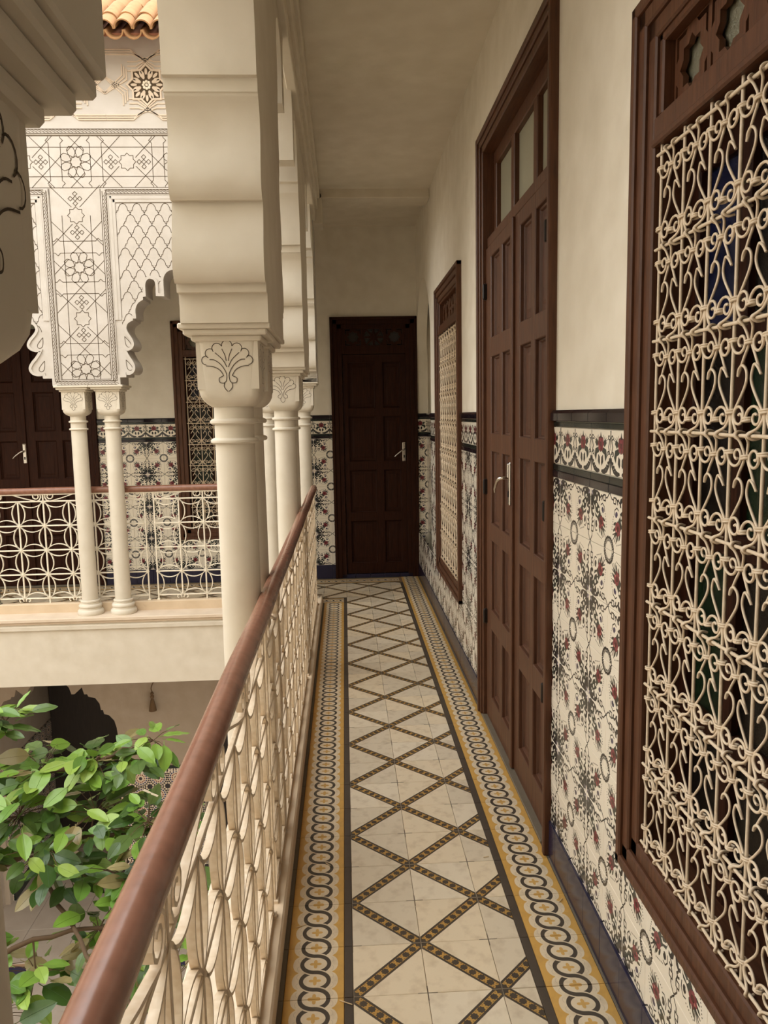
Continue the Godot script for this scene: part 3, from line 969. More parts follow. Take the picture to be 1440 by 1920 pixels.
	# back wall of the ground floor: lobed doorway with a room behind it, a round-headed one to the right
	var half: Array = [Vector2(0, -1.75), Vector2(0.01, -1.72), Vector2(0.0, -1.6), Vector2(-0.02, -1.52), Vector2(-0.07, -1.46), Vector2(-0.12, -1.445), Vector2(-0.13, -1.4), Vector2(-0.15, -1.4), Vector2(-0.16, -1.33), Vector2(-0.2, -1.27), Vector2(-0.27, -1.25), Vector2(-0.28, -1.225), Vector2(-0.31, -1.225), Vector2(-0.33, -1.15), Vector2(-0.41, -1.22), Vector2(-0.44, -1.22), Vector2(-0.46, -1.15), Vector2(-0.5, -1.1), Vector2(-0.54, -1.08), Vector2(-0.56, -1.05), Vector2(-0.62, -1.04), Vector2(-0.67, -0.98)]
	var outline := PackedVector2Array([Vector2(-8.3, -3.66), Vector2(-3.77, -3.66)])
	for p in half:
		outline.append(Vector2(-3.77 - p.x, p.y - 0.06))
	for i in half.size():
		var p: Vector2 = half[half.size() - 1 - i]
		outline.append(Vector2(-2.44 + p.x, p.y - 0.06))
	outline.append_array([Vector2(-2.44, -3.66), Vector2(-1.55, -3.66), Vector2(-1.55, -1.80)])
	for i in 13:
		var a := PI - PI * i / 12
		outline.append(Vector2(-0.98 + 0.57 * cos(a), -1.80 + 0.72 * sin(a)))
	outline.append_array([Vector2(-0.41, -3.66), Vector2(0.9, -3.66), Vector2(0.9, -0.52), Vector2(-8.3, -0.52)])
	mb = MB.new()
	mb.prism(outline, -6.16, -6.0)
	mb.box(Vector3(-8.3, -3.7, -9.2), Vector3(-8.3, -0.5, -6.1))
	mb.box(Vector3(0.7, -3.7, -9.2), Vector3(0.9, -0.5, -4.2))
	mb.box(Vector3(-8.3, -3.7, -9.3), Vector3(0.9, -0.5, -9.1))
	mb.box(Vector3(-8.3, -0.56, -9.2), Vector3(0.9, -0.4, -5.9))
	var wl := part("wall_lower", mb, M.plaster_shaded)
	tag(wl, "ground-floor plaster wall with two dark doorways under the far gallery", "wall", "", "structure")
	mb = MB.new()
	mb.box(Vector3(-2.43, -3.66, -5.998), Vector3(-1.56, -2.12, -5.985))
	mb.box(Vector3(-3.72, -3.66, -8.6), Vector3(-3.70, -2.12, -6.17))
	part("mosaic", mb, M.mosaic, wl)
	mb = MB.new()
	mb.box(Vector3(-2.43, -2.12, -5.998), Vector3(-1.56, -2.09, -5.975), 0.004)
	mb.box(Vector3(-3.71, -3.66, -8.6), Vector3(-3.69, -3.5, -6.17))
	part("mosaic_rim", mb, M.green_dark, wl)
	for i in 28:
		var bx := MB.new()
		bx.box(Vector3(-0.007, 0, 0), Vector3(0.007, 0.045, 0.006))
		part("rim_tile", bx, M.grout, wl, Vector3(-2.42 + i * 0.031, -2.17, -5.99))
	mb = MB.new()
	mb.box(Vector3(-3.9, -3.66, -9.0), Vector3(-3.72, -0.56, -6.1))
	mb.box(Vector3(-2.2, -3.66, -9.0), Vector3(-2.0, -0.56, -6.16))
	part("room_wall", mb, M.plaster_shaded, wl)
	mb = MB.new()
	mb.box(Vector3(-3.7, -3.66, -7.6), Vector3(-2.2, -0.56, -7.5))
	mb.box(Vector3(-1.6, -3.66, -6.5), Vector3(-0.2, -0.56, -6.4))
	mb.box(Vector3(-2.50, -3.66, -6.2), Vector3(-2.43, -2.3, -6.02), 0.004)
	part("dark_backing_and_post", mb, M.dark_interior_wood, wl)  # dark boards paint in unlit rooms behind both doorways; last box a post
# ---------------------------------------------------------------- columns and arcades
func ring_of(hx: float, hz: float, y: float, round_: float) -> Array:   # a square ring (round_ = 0) turning into a circle (1)
	var out := []
	for i in 40:
		var a := TAU * i / 40
		var c := Vector2(cos(a), sin(a))
		var k := 1.0 / maxf(absf(c.x), absf(c.y))
		k = minf(k, 1.36)
		var f := lerpf(k, 1.0, round_)
		out.append(Vector3(-c.x * hx * f, y, c.y * hz * f))
	return out

func palmette() -> Array:   # the incised shell, strokes in units where the figure is about 1 wide, centre (0, 0)
	var out := []
	var tips := [[PI / 2, 0.40, 0.155], [PI / 2 - 0.56, 0.40, 0.15], [PI / 2 - 1.02, 0.43, 0.14], [PI / 2 - 1.42, 0.46, 0.13]]
	for k in 4:
		for s in [1.0, -1.0]:
			if k == 0 and s < 0:
				continue
			var a: float = tips[k][0]
			var c: Vector2 = Vector2(0, 0.02) + Vector2.from_angle(a) * tips[k][1] * Vector2(1, 0.95)
			var r: float = tips[k][2] * 0.72
			var lobe := []
			for i in 9:
				lobe.append(c + Vector2.from_angle(a + lerpf(1.75, -1.75, i / 8.0)) * r)
			if s < 0:
				lobe = mirror(lobe)
			out.append(lobe)
	for s in [1.0, -1.0]:
		for p in [[Vector2(0.02, 0.07), Vector2(0.05, 0.2), Vector2(0.11, 0.33)], [Vector2(0.015, -0.06), Vector2(0.1, 0.1), Vector2(0.26, 0.25)], [Vector2(0.04, -0.36), Vector2(0.03, -0.2), Vector2(0.13, -0.02), Vector2(0.27, 0.09), Vector2(0.38, 0.105)], [Vector2(0.09, -0.24), Vector2(0.17, -0.12), Vector2(0.3, -0.05), Vector2(0.46, -0.03)], [Vector2(0.09, -0.24), Vector2(0.13, -0.26), Vector2(0.19, -0.3), Vector2(0.18, -0.38), Vector2(0.1, -0.4), Vector2(0.05, -0.37), Vector2(0.04, -0.36)], [Vector2(0.08, -0.4), Vector2(0.09, -0.47), Vector2(0.06, -0.53), Vector2(0.01, -0.58)]]:
			var q: Array = spline(p, 4)
			out.append(mirror(q) if s < 0 else q)
	return out

func make_column(label: String, at: Vector3, proto: Node3D = null) -> Node3D:
	if proto:
		var c := copy(proto, "column", label)
		c.position = at
		return c
	var o := root("column", at)
	tag(o, label, "column", "slender plaster columns of the gallery arcades")
	var b := MB.new()
	b.lathe([Vector2(0, 0), Vector2(0.098, 0), Vector2(0.102, 0.012), Vector2(0.1, 0.03), Vector2(0.092, 0.04), Vector2(0.086, 0.042), Vector2(0.082, 0.055), Vector2(0.088, 0.062), Vector2(0.09, 0.072), Vector2(0.085, 0.082), Vector2(0.073, 0.086), Vector2(0.07, 0.1), Vector2(0.076, 0.106), Vector2(0.074, 0.116), Vector2(0.064, 0.12)], 32)
	part("base", b, M.column, o)
	b = MB.new()
	b.lathe([Vector2(0.062, 0.118), Vector2(0.061, 0.6), Vector2(0.0595, 1.2), Vector2(0.0585, 1.462), Vector2(0.0585, 1.585)], 32)
	part("shaft", b, M.column, o)
	for y in [1.471, 1.528]:
		b = MB.new()
		b.lathe([Vector2(0.058, y - 0.009), Vector2(0.066, y - 0.0085), Vector2(0.071, y - 0.004), Vector2(0.071, y + 0.002), Vector2(0.066, y + 0.0065), Vector2(0.058, y + 0.009)], 32)
		part("neck_ring", b, M.column, o)
	b = MB.new()
	var rows := []
	for k in [[0.060, 1.570, 1.0], [0.068, 1.574, 0.8], [0.078, 1.582, 0.45], [0.0835, 1.592, 0.2], [0.0865, 1.604, 0.06], [0.0875, 1.62, 0.0], [0.0895, 1.757, 0.0]]:
		rows.append(ring_of(k[0], k[0], k[1], k[2]))
	b.grid(rows, true)
	b.box(Vector3(-0.0875, 1.62, -0.0875), Vector3(0.0875, 1.757, 0.0875))
	var cap := part("capital", b, M.column, o)
	b = MB.new()
	b.box(Vector3(-0.099, 1.755, -0.099), Vector3(0.099, 1.772, 0.099), 0.004)
	b.box(Vector3(-0.117, 1.77, -0.117), Vector3(0.117, 1.788, 0.117), 0.004)
	b.box(Vector3(-0.129, 1.786, -0.129), Vector3(0.129, 1.802, 0.129), 0.003)
	part("abacus", b, M.column, o)
	b = MB.new()
	for side in 4:
		var xf := Transform3D(Basis(Vector3.UP, side * PI / 2), Vector3.ZERO)
		for stroke in palmette():
			var p := []
			for q in stroke:
				p.append(q * 0.132 + Vector2(0, 1.690))
			b.bar(p, 0.0021, 0, 0.0898, xf, false, true)
	part("incised_shell", b, M.incised_dark, cap)
	return o

# one half of an arch: distance from the pier (0) to the middle (0.51), height; runs of points, curved unless straight
const HALF := [
	[0, Vector2(0, 1.80), Vector2(0, 1.866), Vector2(0.05, 1.866), Vector2(0.052, 1.888)],
	[1, Vector2(0.052, 1.888), Vector2(0.087, 1.884), Vector2(0.114, 1.900), Vector2(0.124, 1.932), Vector2(0.111, 1.970), Vector2(0.087, 2.007), Vector2(0.067, 2.045), Vector2(0.060, 2.064)],
	[1, Vector2(0.09, 2.064), Vector2(0.113, 2.077), Vector2(0.125, 2.104), Vector2(0.113, 2.141), Vector2(0.086, 2.182), Vector2(0.073, 2.215), Vector2(0.078, 2.245), Vector2(0.091, 2.263), Vector2(0.120, 2.281)],
	[0, Vector2(0.120, 2.283), Vector2(0.128, 2.284), Vector2(0.128, 2.300), Vector2(0.153, 2.301)],
	[1, Vector2(0.153, 2.31), Vector2(0.152, 2.354), Vector2(0.165, 2.391), Vector2(0.185, 2.416), Vector2(0.216, 2.434)],
	[0, Vector2(0.217, 2.456), Vector2(0.239, 2.460)],
	[1, Vector2(0.239, 2.462), Vector2(0.239, 2.529), Vector2(0.249, 2.565), Vector2(0.272, 2.587), Vector2(0.298, 2.590), Vector2(0.327, 2.576), Vector2(0.34, 2.543), Vector2(0.34, 2.464)],
	[0, Vector2(0.34, 2.462), Vector2(0.384, 2.462)],
	[1, Vector2(0.384, 2.464), Vector2(0.384, 2.57), Vector2(0.40, 2.615), Vector2(0.43, 2.642), Vector2(0.47, 2.654), Vector2(0.51, 2.657)]]

func arch_line(a: float, b: float, tall := false) -> Array:   # from the pier edge a to the pier edge b > a
	# the tall arches of the near side keep the corbels and stretch their crown
	var hs := (b - a) / 2.0
	var half := []
	for run in HALF:
		var p: Array = run.slice(1)
		if run[0] == 1:
			p = spline(p, 4)
		for q in p:
			var w := Vector2(q.x * hs / 0.51, q.y)
			if tall:
				w.y = 1.80 + (q.y - 1.80) * 1.185 if q.y < 2.282 else (2.370 + (q.y - 2.281) * 2.1 if q.y < 2.305 else 2.412 + (q.y - 2.30) * 1.85)
				w.x = q.x * 0.55 if q.x < 0.239 else 0.1315 + (q.x - 0.239) / 0.271 * (hs - 0.1315)
			if half.is_empty() or half[-1].distance_to(w) > 0.0015:
				half.append(w)
	var out := []
	for q in half:
		out.append(Vector2(a + q.x, q.y))
	for i in range(half.size() - 2, -1, -1):
		out.append(Vector2(b - half[i].x, half[i].y))
	return out

func smooth_outline(poly: PackedVector2Array) -> PackedVector2Array:
	var out := PackedVector2Array()
	for p in poly:
		if out.is_empty() or out[-1].distance_to(p) > 0.0008:
			out.append(p)
	return out

func clipped(lines: MB, p: Array, area: PackedVector2Array, w: float, z: float, xf := Transform3D.IDENTITY) -> void:
	for run in Geometry2D.intersect_polyline_with_polygon(PackedVector2Array(p), area):
		if run.size() > 1:
			var q := []
			for k in run:
				if q.is_empty() or q[-1].distance_to(k) > 0.0004:
					q.append(k)
			if q.size() > 1:
				lines.bar(q, w, 0, z, xf, false, true)

func braid(lines: MB, a: Vector2, b: Vector2, z: float, w := 0.0042) -> void:   # a strip of linked steps from a to b, 0.03 wide, ruled on both sides
	var d := (b - a).normalized()
	var o := Vector2(-d.y, d.x)
	for s in [-0.015, 0.015]:
		lines.bar([a + o * s, b + o * s], w, 0, z, Transform3D.IDENTITY, false, true)
	var count := int((b - a).length() / 0.05)
	for i in count:
		var p := a + (b - a) * (i + 0.5) / count
		for k in [-0.012, 0.012]:
			lines.bar([p + d * (k - 0.022) + o * 0.012, p + d * (k - 0.008) + o * 0.011, p + d * (k + 0.004) + o * 0.001, p + d * (k + 0.016) - o * 0.001, p + d * (k + 0.026) - o * 0.012], w * 0.8, 0, z, Transform3D.IDENTITY, false, true)

func rect_poly(x0: float, y0: float, x1: float, y1: float) -> PackedVector2Array:
	return PackedVector2Array([Vector2(x0, y0), Vector2(x1, y0), Vector2(x1, y1), Vector2(x0, y1)])

func rosette(c: Vector2, turn := false) -> Array:   # eight long petals round a small star
	var out := []
	for i in 8:
		var a := TAU * (i + 0.5) / 8
		var f := Vector2.from_angle(a)
		var o := Vector2(-f.y, f.x)
		out.append([c + f * 0.036, c + f * 0.064 + o * 0.029, c + f * 0.103 + o * 0.024, c + f * 0.118, c + f * 0.103 - o * 0.024, c + f * 0.064 - o * 0.029, c + f * 0.036])
		var g := Vector2.from_angle(a + PI / 8)
		out.append([c + f * 0.034, c + g * 0.042, c + Vector2.from_angle(a + PI / 4) * 0.034])
	return out

func clover(c: Vector2) -> Array:
	var out := []
	for k in [Vector2.ZERO, Vector2(0, 0.034), Vector2(0, -0.034), Vector2(0.034, 0), Vector2(-0.034, 0)]:
		var r := 0.0165
		out.append([c + k + Vector2(0, r), c + k + Vector2(r, 0), c + k + Vector2(0, -r), c + k + Vector2(-r, 0), c + k + Vector2(0, r)])
	return out

func star_line(c: Vector2, r: float) -> Array:   # eight points made of two squares
	var out := []
	for i in 17:
		out.append(c + Vector2.from_angle(TAU * i / 16) * (r if i % 2 == 0 else r * 0.765))
	return out

func lattice(lines: MB, c: Vector2, along: Vector2, area: PackedVector2Array, z: float) -> void:
	# one 0.745 long repeat of the incised pattern centred on a rosette at c, running along 'along'
	var u := along
	var o := Vector2(-along.y, along.x)
	var w := 0.0042
	for p in rosette(c):
		clipped(lines, p, area, w, z)
	var m := c + u * 0.3725
	clipped(lines, star_line(m, 0.062), area, w, z)
	for s in [-1.0, 1.0]:
		for p in clover(m + u * s * 0.12):
			clipped(lines, p, area, w, z)
		# long rulings beside the middle, cross rulings beside the rosette
		clipped(lines, [c - u * 0.3725 + o * s * 0.103, c + u * 0.3725 + o * s * 0.103], area, w, z)
		for k in [0.105, 0.19]:
			clipped(lines, [c + u * s * k - o * 0.25, c + u * s * k - o * 0.17, c + u * s * (k - 0.02 * (1 if k < 0.15 else -1)) - o * 0.15, c + u * s * k - o * 0.13, c + u * s * k + o * 0.13, c + u * s * (k - 0.02 * (1 if k < 0.15 else -1)) + o * 0.15, c + u * s * k + o * 0.17, c + u * s * k + o * 0.25], area, w, z)
		for t in [-1.0, 1.0]:
			clipped(lines, [c + u * s * 0.105 + o * t * 0.042, c + u * s * 0.36 - o * t * 0.213 , c + u * s * 0.44 - o * t * 0.293], area, w, z)
			clipped(lines, [c + u * s * 0.06 + o * t * 0.075, c + u * s * -0.075 + o * t * 0.21], area, w, z)
			clipped(lines, [m - u * s * 0.06 + o * t * 0.03, m - u * s * 0.24 + o * t * 0.21], area, w, z)

func ornament(o: Node3D, c: Vector2, z: float, square: bool) -> void:   # the carved star of the frieze
	var b := MB.new()
	var edge := PackedVector2Array()
	for i in 16:
		edge.append(c + Vector2.from_angle(TAU * i / 16 + (PI / 8 if square else 0.0)) * (0.132 if i % 2 == 0 else 0.101))
	b.prism(edge, z - 0.01, z + 0.001)
	part("star_recess", b, M.incised, o)
	b = MB.new()
	var ring := []
	for p in edge:
		ring.append(c + (p - c) * 1.06)
	b.bar(ring, 0.012, z - 0.01, z + 0.012, Transform3D.IDENTITY, true)
	for i in 8:
		var a := TAU * i / 8 + (PI / 8 if square else 0.0)
		var d := Vector2.from_angle(a)
		var q := Vector2(-d.y, d.x)
		for s in [-1.0, 0.0, 1.0]:
			var p: Vector2 = c + d * (0.092 - absf(s) * 0.012) + q * s * 0.026
			var l := PackedVector2Array()
			for k in 10:
				var e := Vector2.from_angle(TAU * k / 10)
				l.append(p + (d + q * s * 0.7).normalized() * e.x * 0.023 + (q - d * s * 0.7).normalized() * e.y * 0.010)
			b.prism(l, z, z + 0.008)
		var l2 := PackedVector2Array()
		var h := Vector2.from_angle(a + PI / 8)
		for k in 10:
			var e := Vector2.from_angle(TAU * k / 10)
			l2.append(c + h * (0.062 + e.x * 0.02) + Vector2(-h.y, h.x) * e.y * 0.012)
		b.prism(l2, z, z + 0.009)
	part("star_leaves", b, M.ledge, o)
	b = MB.new()
	for i in 9:
		var d := Vector2.ZERO if i == 8 else Vector2.from_angle(TAU * i / 8)
		b.lathe([Vector2(0.011, 0), Vector2(0.009, 0.005), Vector2(0, 0.007)], 8, Vector3.ZERO)
		var from := b.v.size() - 2 * 9 * 2
		for k in range(from, b.v.size()):
			var p: Vector3 = b.v[k]
			b.v[k] = Vector3(c.x + d.x * 0.024 + p.x, c.y + d.y * 0.024 - p.z, z + 0.004 + p.y)
			var nn: Vector3 = b.n[k]
			b.n[k] = Vector3(nn.x, -nn.z, nn.y)
	part("star_boss", b, M.iron_white, o)

func make_arcades() -> void:
	# the far side of the courtyard
	var far := root("wall_far")
	tag(far, "far arcade wall with incised stars, braided bands and lobed arches in bright stucco", "arcade", "", "structure")
	var z := -4.17
	var out := [Vector2(-8.3, 4.21), Vector2(-8.3, 1.80)]
	out.append_array(arch_line(-7.9, -6.4))
	out.append_array(arch_line(-5.75, -4.2))
	var left := arch_line(-3.55, -2.172)
	var right := arch_line(-1.686, -0.725)
	out.append_array(left)
	out.append_array(right)
	out.append_array([Vector2(-0.185, 1.80), Vector2(-0.185, 4.36)])
	var mb := MB.new()
	var area := smooth_outline(PackedVector2Array(out))
	mb.prism(area, -4.43, z)
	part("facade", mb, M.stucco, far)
	# raised bands along the arches and round the pier panel
	mb = MB.new()
	for l in [left, right]:
		var p := []
		for q in l:
			if p.is_empty() or p[-1].distance_to(q) > 0.006:
				p.append(q)
		mb.bar(p, 0.02, z - 0.01, z + 0.010)
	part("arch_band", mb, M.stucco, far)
	mb = MB.new()
	for x in [[-2.172, -2.118], [-1.737, -1.686]]:
		mb.box(Vector3(x[0], 1.80, z - 0.01), Vector3(x[1], 3.23, z + 0.0085), 0.003)
	mb.box(Vector3(-2.172, 1.80, z - 0.01), Vector3(-1.686, 1.838, z + 0.0092), 0.003)
	for x in [[-3.55, -2.118], [-1.737, -0.725]]:
		mb.box(Vector3(x[0], 3.178, z - 0.01), Vector3(x[1], 3.232, z + 0.008), 0.003)
	mb.box(Vector3(-8.2, 3.605, z - 0.01), Vector3(-0.19, 3.652, z + 0.008), 0.003)
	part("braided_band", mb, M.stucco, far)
	mb = MB.new()
	for f in [[0.0, 0.008], [0.022, 0.005]]:   # stepped frame of the spandrel panels
		var a: float = f[0]
		for s in [[-1.686 + a, -1.66 + a, 1], [-2.198 - a, -2.172 - a, 0]]:
			mb.box(Vector3(s[0], 2.28, z - 0.01), Vector3(s[1], 3.18 - a, z + f[1]), 0.003)
		mb.box(Vector3(-1.68 + a, 3.152 - a, z - 0.01), Vector3(-0.74, 3.178 - a, z + f[1]), 0.003)
		mb.box(Vector3(-3.5, 3.152 - a, z - 0.01), Vector3(-2.178 - a, 3.178 - a, z + f[1]), 0.003)
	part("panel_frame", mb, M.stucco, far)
	# teardrops in the corbels
	mb = MB.new()
	for k in [[-1.686, 1.0], [-2.172, -1.0]]:
		for y in [1.925, 2.098]:
			var c: Vector2 = Vector2(k[0] + k[1] * 0.088, y)
			var p := []
			for q in [Vector2(-0.028, 0.062), Vector2(-0.026, 0.02), Vector2(-0.018, -0.008), Vector2(0, -0.018), Vector2(0.016, -0.008), Vector2(0.013, 0.012), Vector2(-0.008, 0.04), Vector2(-0.028, 0.062)]:
				p.append(c + Vector2(q.x * k[1], q.y))
			mb.bar(spline(p, 3), 0.0042, 0, z + 0.0012, Transform3D.IDENTITY, false, true)
	# incised pattern of pier, frieze and spandrels
	var zi := z + 0.0012
	var pier := rect_poly(-2.112, 1.845, -1.743, 3.60)
	for y in [1.923, 2.668]:
		lattice(mb, Vector2(-1.928, y), Vector2.UP * -1.0, pier, zi)
	mb.bar([Vector2(-2.112, 3.23), Vector2(-2.112, 1.845), Vector2(-1.743, 1.845), Vector2(-1.743, 3.23)], 0.0042, 0, zi, Transform3D.IDENTITY, false, true)
	var frieze := rect_poly(-4.1, 3.237, -0.2, 3.60)
	for k in 5:
		lattice(mb, Vector2(-1.905 - 0.745 * (k - 2), 3.418), Vector2.RIGHT, frieze, zi)
	for y in [3.237, 3.60]:
		mb.bar([Vector2(-4.1, y), Vector2(-0.2, y)], 0.0042, 0, zi, Transform3D.IDENTITY, false, true)
	var zb := z + 0.0102
	for x in [-2.145, -1.712]:
		braid(mb, Vector2(x, 3.21), Vector2(x, 1.83), zb)
	braid(mb, Vector2(-2.15, 1.819), Vector2(-1.70, 1.819), zb)
	braid(mb, Vector2(-1.70, 3.205), Vector2(-0.74, 3.205), zb)
	braid(mb, Vector2(-3.5, 3.205), Vector2(-2.15, 3.205), zb)
	braid(mb, Vector2(-4.1, 3.63), Vector2(-0.2, 3.63), zb)
	for side in 2:
		var x0 := -1.638 if side == 0 else -3.5
		var x1 := -0.73 if side == 0 else -2.22
		var panel := PackedVector2Array([Vector2(x0, 2.2), Vector2(x0, 3.128), Vector2(x1, 3.128), Vector2(x1, 2.2)])
		var arch: Array = right if side == 0 else left
		var hole := PackedVector2Array()
		for q in arch:
			hole.append(Vector2(q.x, q.y + 0.013))
		var got := Geometry2D.clip_polygons(panel, hole)
		mb.bar([Vector2(x0 if side == 0 else x1, 2.3), Vector2(x0 if side == 0 else x1, 3.128), Vector2(x1 if side == 0 else x0, 3.128)], 0.0042, 0, zi, Transform3D.IDENTITY, false, true)
		for area_ in got:
			for j in 14:
				for i in 14:
					var c: Vector2 = Vector2((x0 - 0.0 if side == 0 else x1 - 1.4) + 0.053 + 0.1035 * i + (0.0517 if j % 2 else 0.0), 3.125 - 0.0795 * j)
					var scale_ := [c, c + Vector2(0.018, -0.008), c + Vector2(0.031, -0.03), c + Vector2(0.036, -0.052), c + Vector2(0.045, -0.052), c + Vector2(0.045, -0.063), c + Vector2(0.0517, -0.066), c + Vector2(0.0517, -0.079)]
					var other := []
					for q in scale_:
						other.append(Vector2(2 * c.x - q.x, q.y))
					clipped(mb, scale_, area_, 0.0042, zi)
					clipped(mb, other, area_, 0.0042, zi)
	part("incised_pattern", mb, M.incised, far)
	# frieze below the eaves: carved stars framed by raised fillets
	for c in [[-1.362, false], [-1.965, true], [-2.568, false], [-0.76, true]]:
		ornament(far, Vector2(c[0], 3.95), z, c[1])
	for off in [0.0, 0.016, 0.032]:
		mb = MB.new()
		for k in 4:
			var cx := -0.76 - 0.603 * k
			for s in [-1.0, 1.0]:
				mb.bar([Vector2(cx - 0.3, 3.95 + s * (0.24 - off)), Vector2(cx - 0.105 + off * 0.4, 3.95 + s * (0.24 - off)), Vector2(cx + 0.075 - off * 0.4, 3.95 + s * (0.095 + off * 2.0)), Vector2(cx + 0.13, 3.95 + s * (0.095 + off * 2.0))], 0.008, z - 0.01, z + 0.008)
				mb.bar([Vector2(cx + 0.3, 3.95 + s * (0.24 - off)), Vector2(cx + 0.105 - off * 0.4, 3.95 + s * (0.24 - off)), Vector2(cx - 0.075 + off * 0.4, 3.95 + s * (0.095 + off * 2.0)), Vector2(cx - 0.13, 3.95 + s * (0.095 + off * 2.0))], 0.008, z - 0.01, z + 0.008)
				mb.bar([Vector2(cx + s * 0.14 + s * off, 4.06 + off), Vector2(cx + s * 0.14 + s * off, 3.985 + off), Vector2(cx + s * 0.3, 3.95 - 0.06 + off * 0.3)], 0.008, z - 0.01, z + 0.007)
				mb.bar([Vector2(cx + s * 0.14 + s * off, 3.84 - off), Vector2(cx + s * 0.14 + s * off, 3.915 - off), Vector2(cx + s * 0.3, 3.95 + 0.06 - off * 0.3)], 0.008, z - 0.01, z + 0.007)
		part("fillet", mb, M.ledge, far)
	# the near side, along the walkway: local x = world z, local z = -world x
	var near := root("wall_courtyard", Vector3.ZERO, -PI / 2)
	tag(near, "near arcade wall of cream plaster with stepped lobed arches beside the walkway", "arcade", "", "structure")
	out = [Vector2(-4.43, 4.21), Vector2(-4.43, 1.80)]
	out.append_array(arch_line(-4.17, -2.86, true))
	out.append_array(arch_line(-2.32, -0.86, true))
	out.append_array(arch_line(-0.32, 1.24, true))
	out.append(Vector2(1.78, 1.80))
	out.append_array([Vector2(1.78, 0.0), Vector2(2.75, 0.0), Vector2(2.75, 4.21)])
	out[1] = Vector2(-4.43, 1.80)
	mb = MB.new()
	mb.prism(smooth_outline(PackedVector2Array(out)), 0.19, 0.432)
	mb.box(Vector3(1.24, 1.801, 0.165), Vector3(1.78, 1.93, 0.44), 0.003)
	part("plaster", mb, M.column, near)
	mb = MB.new()
	mb.box(Vector3(-0.73, 1.80, -4.43), Vector3(-0.44, 4.2, -4.171))
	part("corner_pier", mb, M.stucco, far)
	# parapets above both arcades
	mb = MB.new()
	mb.box(Vector3(-0.62, 4.2, -4.3), Vector3(0.95, 4.25, 2.9))
	mb.box(Vector3(-8.3, 4.2, -5.6), Vector3(0.95, 4.23, -4.19))
	mb.box(Vector3(0.8, 3.4, -5.6), Vector3(0.95, 4.22, 2.9))
	mb.box(Vector3(-8.3, 3.4, -5.62), Vector3(0.95, 4.22, -5.5))
	tag(part("trim_4", mb, M.plaster), "flat plaster roof edge over the galleries", "roof", "", "structure")
	var first := make_column("near column in front of the others beside the brown handrail, an incised shell on its capital", Vector3(-0.315, 0, -0.46))
	make_column("column close behind the nearest fully visible column, mostly hidden by it", Vector3(-0.315, 0, -0.72), first)
	make_column("column whose blurred capital fills the top left corner of the view", Vector3(-0.302, 0, 1.37), first)
	make_column("column standing just outside the view behind the blurred corner capital", Vector3(-0.302, 0, 1.65), first)
	make_column("middle column along the walkway, between the nearest pair and the corner", Vector3(-0.315, 0, -2.46), first)
	make_column("column hidden right behind the middle column along the walkway", Vector3(-0.315, 0, -2.72), first)
	make_column("corner column where the near handrail ends, last along the walkway", Vector3(-0.31, 0, -4.3), first)
	make_column("column left of the corner column, peeking out between nearer columns", Vector3(-0.585, 0, -4.3), first)
	make_column("left column of the pair under the incised pier across the courtyard", Vector3(-2.05, 0, -4.285), first)
	make_column("right column of the pair under the incised pier across the courtyard", Vector3(-1.79, 0, -4.285), first)

func make_roof() -> void:
	var o := root("tiled_eaves", Vector3(0, 4.150, -3.86))
	tag(o, "eaves of tan barrel clay tiles above the carved frieze across the courtyard", "roof")
	o.rotation.x = 0.62
	var b := MB.new()
	b.box(Vector3(-4.2, -0.02, -1.3), Vector3(-0.52, 0.0, -0.06))
	part("bed", b, M.roof_mortar, o)
	var cover := MB.new()
	var pan := MB.new()
	for k in 2:
		var mb: MB = cover if k == 0 else pan
		var sgn := 1.0 if k == 0 else -1.0
		var rows := []
		for inner in 2:
			for zz in 2:
				var row := []
				var zed := 0.0 if zz == 0 else -0.34
				var r := (0.063 if zz == 0 else 0.053) - inner * 0.009
				for i in 13:
					var a := PI * i / 12
					row.append(Vector3(cos(a) * r, sgn * sin(a) * r * 0.95, zed))
				rows.append(row)
		mb.grid([rows[0], rows[1]], false, k == 1)
		mb.grid([rows[2], rows[3]], false, k == 0)
		for i in 12:
			mb.quad_o(rows[0][i], rows[0][i + 1], rows[2][i + 1], rows[2][i], Vector3(0, 0, 1))
	var mc := cover.mesh()
	var mp := pan.mesh()
	for i in 28:
		for j in 5:
			var x := -1.425 + 0.125 * (i - 20)
			var t := part("roof_tile", mc, M.roof, o, Vector3(x + rng.randf_range(-0.003, 0.003), 0.035 + 0.012 * (j % 2) + rng.randf_range(0, 0.004), -0.17 * j))
			t.rotation.x = 0.05
			if j < 4:
				part("pan_tile", mp, M.roof, o, Vector3(x + 0.0625, 0.035, 0.012 - 0.17 * j))
# ---------------------------------------------------------------- balustrades
func s_scroll(a: float, b: float, rising: bool) -> Array:   # an S from one upright to the next, in the band below the handrail
	var l := b - a
	var p := []
	var c0 := Vector2(0.052, 0.9435)
	var c1 := Vector2(l - 0.052, 0.9455)
	for q in spiral_pts(c0, 0.010, 0.041, PI * 0.2 + 0.0, PI * 0.2 + TAU + PI * 1.3, 16):
		p.append(q)
	p.append(Vector2(l * 0.36, 0.926))
	p.append(Vector2(l * 0.64, 0.962))
	var tail := spiral_pts(c1, 0.041, 0.010, PI * 0.5, -PI * 1.9, 16)
	p.append_array(tail)
	var out := []
	for q in p:
		out.append(Vector2(a + (q.x if rising else l - q.x), q.y))
	return out

